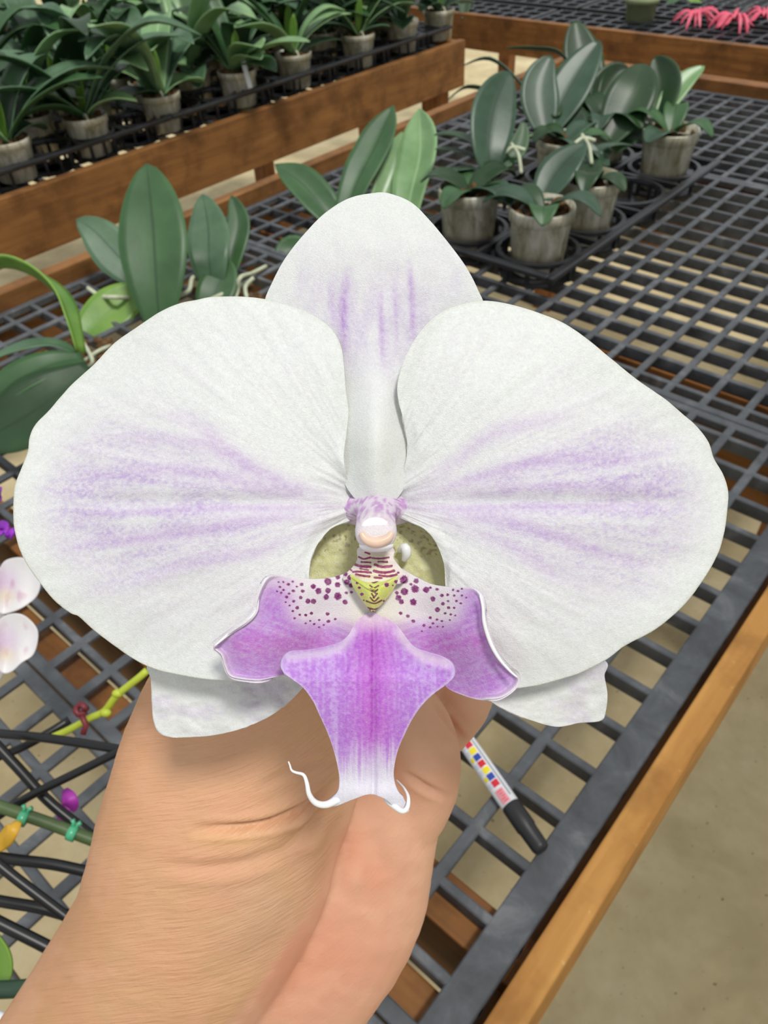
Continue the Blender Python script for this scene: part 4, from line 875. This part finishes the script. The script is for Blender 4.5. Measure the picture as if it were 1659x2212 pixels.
for nm, c in (('ink_yellow', (232, 214, 40)), ('ink_blue', (48, 72, 160)), ('ink_red', (204, 44, 58)), ('ink_pale', (206, 208, 220)), ('ink_pink', (226, 150, 158)), ('ink_grey', (150, 152, 160))): M[nm] = plain(nm, lin(*c), .3, .4, vary=.03)
vis = CZ - ax*CZ.dot(ax); ang0 = math.degrees(math.atan2(vis.dot(sd), vis.dot(up)))
st = .0066; s0 = s_cap-.0175-8*st*.0
seq = ['ink_red', 'ink_blue', 'ink_yellow', 'ink_red', 'ink_blue', 'ink_yellow', 'ink_red', 'ink_blue', 'ink_yellow']
for i, c in enumerate(seq):
    s1 = s_cap-.017-i*st; patch(s1-st*.86, s1, ang0-30, ang0+14, c, 'colour_square')
    patch(s1-st*.8, s1-.001, ang0+18, ang0+44, 'ink_yellow' if i % 3 == 1 else 'ink_pale', 'colour_square')
patch(s_cap-.0145, s_cap-.002, ang0-26, ang0+30, 'ink_pink', 'label_band')
for i in range(5): patch(s_cap-.013+i*.0022, s_cap-.0122+i*.0022, ang0-18+(i % 2)*5, ang0+16-(i % 3)*5, 'ink_red', 'label_mark')
patch(s_cap-.075, s_cap-.006, ang0-52, ang0-40, 'ink_grey', 'label_band')

# ================================================================== stakes, clips and cut stems at the lower left
def rod(name, pts, r, mat, label, cat, group=None):
    q = cr(pts, 18); o = MB().tube([P(*p) for p in q], r, 12).build(name, M[mat], None, True); return tag(o, label, cat, group)
G = 'dark plant stakes over the mesh at lower left'
rod('plant_stake', [(-120, 1576, .50), (60, 1590, .47), (180, 1606, .46), (300, 1626, .45)], .0028, 'black', 'uppermost black stake, nearly level, running behind the wrist', 'stake', G)
rod('plant_stake', [(-60, 1655, .50), (40, 1618, .50), (110, 1580, .505), (150, 1555, .51)], .0028, 'black', 'thin black stake rising to the right under the uppermost one', 'stake', G)
rod('plant_stake', [(-30, 1780, .45), (60, 1722, .45), (160, 1672, .45), (280, 1612, .45)], .0026, 'black', 'black stake slanting up right toward the wrist, below the uppermost one', 'stake', G)
rod('plant_stake', [(-30, 1585, .46), (40, 1660, .46), (110, 1735, .46), (230, 1830, .46)], .0032, 'black', 'glossy black stake slanting down right past the magenta bud', 'stake', G)
rod('plant_stake', [(-60, 1845, .43), (40, 1858, .43), (120, 1868, .43), (210, 1888, .43)], .0032, 'black', 'thick black stake below the green clips, nearly level', 'stake', G)
rod('plant_stake', [(-60, 1820, .41), (20, 1886, .41), (80, 1932, .41), (170, 2000, .41)], .0029, 'black', 'glossy black stake crossing downward in the lower left corner', 'stake', G)
rod('plant_stake', [(-60, 1936, .42), (20, 1950, .42), (90, 1962, .42), (170, 1985, .42)], .0032, 'black', 'black stake meeting the glossy crossing stake at the wrist', 'stake', G)
rod('plant_stake', [(-60, 1964, .40), (20, 2004, .40), (80, 2034, .40), (150, 2070, .40)], .0034, 'black', 'thick glossy black stake lowest but one at the left edge', 'stake', G)
M['dkgreen'] = plain('dark_green_coating', lin(40, 66, 48), .4, .5, vary=.3)
rod('plant_stake', [(-60, 2140, .38), (20, 2137, .38), (60, 2134, .38), (130, 2130, .38)], .0042, 'dkgreen', 'dark green coated stake near the bottom left corner', 'stake', G)
M['spike'] = plain('olive_spike', lin(70, 88, 52), .45, .4, vary=.3)
rod('flower_spike', [(-60, 1722, .44), (40, 1756, .44), (110, 1780, .44), (220, 1822, .44)], .0036, 'spike', 'olive green flower spike held by two green clips', 'stem')
# yellow-green stem
M['stem_y'] = plain('yellow_green_stem', lin(176, 190, 60), .45, .4, vary=.2, scale=18)
t = thing('cut_stem', 'yellow-green flower stem pointing at the wrist above the uppermost stake', 'stem', P(200, 1550, .49))
q = cr([(318, 1448, .48), (300, 1464, .48), (253, 1502, .485), (226, 1536, .49), (195, 1551, .49), (150, 1576, .495), (105, 1596, .50)], 30); MB().tube([P(*p) for p in q], .0024, 10).build('stalk', M['stem_y'], t, True)
for a, b_ in ((254, 1498), (228, 1540)): MB().ell(P(a, b_, .484), (CX*.0036, CY*.0028, CZ*.003)).build('node', M['stem_y'], t, True)
M['maroon'] = plain('maroon_tie', lin(112, 42, 48), .5, .4, vary=.3); M['clipg'] = plain('teal_clip', lin(70, 158, 118), .3, .6, vary=.2); M['mag'] = plain('magenta_petal', lin(150, 46, 150), .5, .4, vary=.25); M['ochre'] = plain('ochre_petal', lin(196, 152, 44), .45, .4, vary=.25)
def soft(name, px, py, d, rx, ry, mat, label, cat, group=None, tilt=0.):
    ca, sa = math.cos(tilt), math.sin(tilt); a_ = (CX*ca+CY*sa)*rx/F*d; b_ = (CY*ca-CX*sa)*ry/F*d
    return a_, b_, P(px, py, d)
def clip(px, py, d, label, tilt):
    t = thing('plant_clip', label, 'clip', P(px, py, d), 'teal clips on the olive spike'); u = (CX*math.cos(tilt)+CY*math.sin(tilt)); w = CY*math.cos(tilt)-CX*math.sin(tilt); c = P(px, py, d)
    ringp = [c+(w*.003*math.cos(k*.524)+CZ*.003*math.sin(k*.524)) for k in range(12)]
    MB().tube([c-u*.0022, c+u*.0022], .0044, 14).build('jaw', M['clipg'], t, True)
    for s in (-1, 1): MB().tube([c+w*.003+u*.0008*s, c+w*.006+u*.0014*s, c+w*.0075+u*.0026*s], [.0013, .0011, .0014], 8).build('grip', M['clipg'], t, True)
clip(50, 1768, .436, 'teal plant clip at left on the olive spike', -.35); clip(156, 1800, .436, 'teal plant clip at right on the olive spike, beside the wrist', -.35)
t = thing('plant_tie', 'small maroon tie on the yellow-green stem', 'tie', P(178, 1532, .49)); c = P(176, 1532, .487)
MB().tube([c+CX*.0034*math.cos(k*.7)+CY*.003*math.sin(k*.7)+CZ*.002*math.sin(k*1.4) for k in range(9)], .0021, 8).build('loop', M['maroon'], t, True)
MB().tube([c-CY*.004, c-CY*.010+CX*.003, c-CY*.016+CX*.001], .002, 8).build('tail', M['maroon'], t, True)
def blob_petal(t, pts, w, mat, nm='petal', **k): return pleaf(t, pts, w, mat, name=nm, **k)
t = thing('orchid_bud', 'magenta bud hanging between the stakes beside the wrist', 'bud', P(148, 1735, .47))
blob_petal(t, [(140, 1706, .47), (150, 1730, .465), (160, 1752, .47)], 32, 'mag', fold=-.3); blob_petal(t, [(150, 1735, .47), (135, 1755, .468), (128, 1775, .47)], 30, 'mag', fold=-.3)
t = thing('faded_petal', 'ochre faded petal at the left edge under the teal clip', 'petal', P(10, 1805, .43))
blob_petal(t, [(40, 1775, .43), (22, 1795, .425), (0, 1820, .43), (-20, 1845, .43)], 40, 'ochre', fold=-.4)
t = thing('orchid_leaf', 'green leaf end at the left edge above the dark green stake', 'leaf', P(0, 2090, .41)); blob_petal(t, [(-20, 2010, .41), (2, 2060, .41), (10, 2100, .41), (4, 2140, .41)], 40, 'leaf_lime')
rod('plant_label', [(-30, 2190, .37), (5, 2203, .37), (26, 2222, .37), (34, 2240, .37)], .003, 'white_label', 'white glossy wire end in the bottom left corner', 'wire')
# small blooms and the purple cluster at the left edge
M['bloom'] = petalmat('small_bloom', .2, .4, 900.)
def bloom_c(tip):
    def f(X, Y, S):
        c = np.tile(np.array([240, 238, 240.]), (len(X), 1)); c = blend(c, [214, 170, 222], .6*(1-sst(0, 60, np.hypot(X-tip[0], Y-tip[1])))); c = blend(c, [196, 130, 170], .5*sst(.5, .75, fbm(X/14., Y/30., 2))*(1-sst(.5, .9, S)))
        c = blend(c, [238, 228, 176], .6*np.exp(-(((X-tip[0]-10)/22.)**2+((Y-tip[1]-25)/16.)**2))); return linarr(c)
    return f
def small_bloom(cx, cy, outs, label, d):
    t = thing('orchid_flower', label, 'flower', P(cx, cy, d), 'small pale orchid blooms at the left edge')
    for i, (o_, ce) in enumerate(outs):
        organ('petal', o_, ce, lambda X, Y, S, i=i: d+.004*i+.006*S**2*(1 if i else -.6)+.001*np.sin(X/9.), bloom_c((cx, cy)), M['bloom'], t, 90, 20, .0006)
    q = cr([(cx, cy, d+.006), (cx-30, cy+20, d+.02), (cx-90, cy+60, d+.05)], 10); MB().tube([P(*p) for p in q], .0016, 8).build('flower_stalk', M['stem_y'], t, True)
small_bloom(0, 1262, [([(0, 1228), (14, 1210), (45, 1205), (72, 1220), (86, 1250), (80, 1285), (55, 1308), (25, 1322), (0, 1324), (-15, 1290), (-12, 1250)], (35, 1262)), ([(0, 1228), (-30, 1205), (-70, 1215), (-90, 1255), (-60, 1290), (-15, 1290), (-8, 1255)], (-45, 1250)), ([(-10, 1290), (10, 1330), (-10, 1370), (-50, 1370), (-70, 1330), (-40, 1290)], (-30, 1330))], 'upper of the two small white and lilac orchid blooms at the left edge', .50)
small_bloom(0, 1390, [([(0, 1340), (25, 1326), (55, 1332), (78, 1358), (80, 1385), (70, 1415), (45, 1432), (25, 1450), (5, 1453), (-10, 1425), (-12, 1380)], (32, 1388)), ([(0, 1345), (-30, 1335), (-70, 1350), (-85, 1390), (-60, 1420), (-15, 1420), (-8, 1380)], (-45, 1380)), ([(-10, 1420), (8, 1452), (-12, 1480), (-50, 1480), (-70, 1450), (-40, 1420)], (-30, 1448))], 'lower of the two small white orchid blooms at the left edge', .48)
t = thing('purple_flower_cluster', 'cluster of deep purple florets behind the left petal edge', 'flower', P(5, 1100, .60)); r_ = random.Random(5)
M['purple'] = plain('deep_purple', lin(140, 48, 178), .5, .4, vary=.35)
for i in range(16):
    a, b_ = r_.uniform(-45, 28), r_.uniform(1038, 1158); blob_petal(t, [(a, b_, .60), (a+r_.uniform(-14, 14), b_+r_.uniform(-14, 14), .59), (a+r_.uniform(-26, 26), b_+r_.uniform(-24, 24), .60)], 24, 'purple', fold=-.2, nm='floret', n=9)
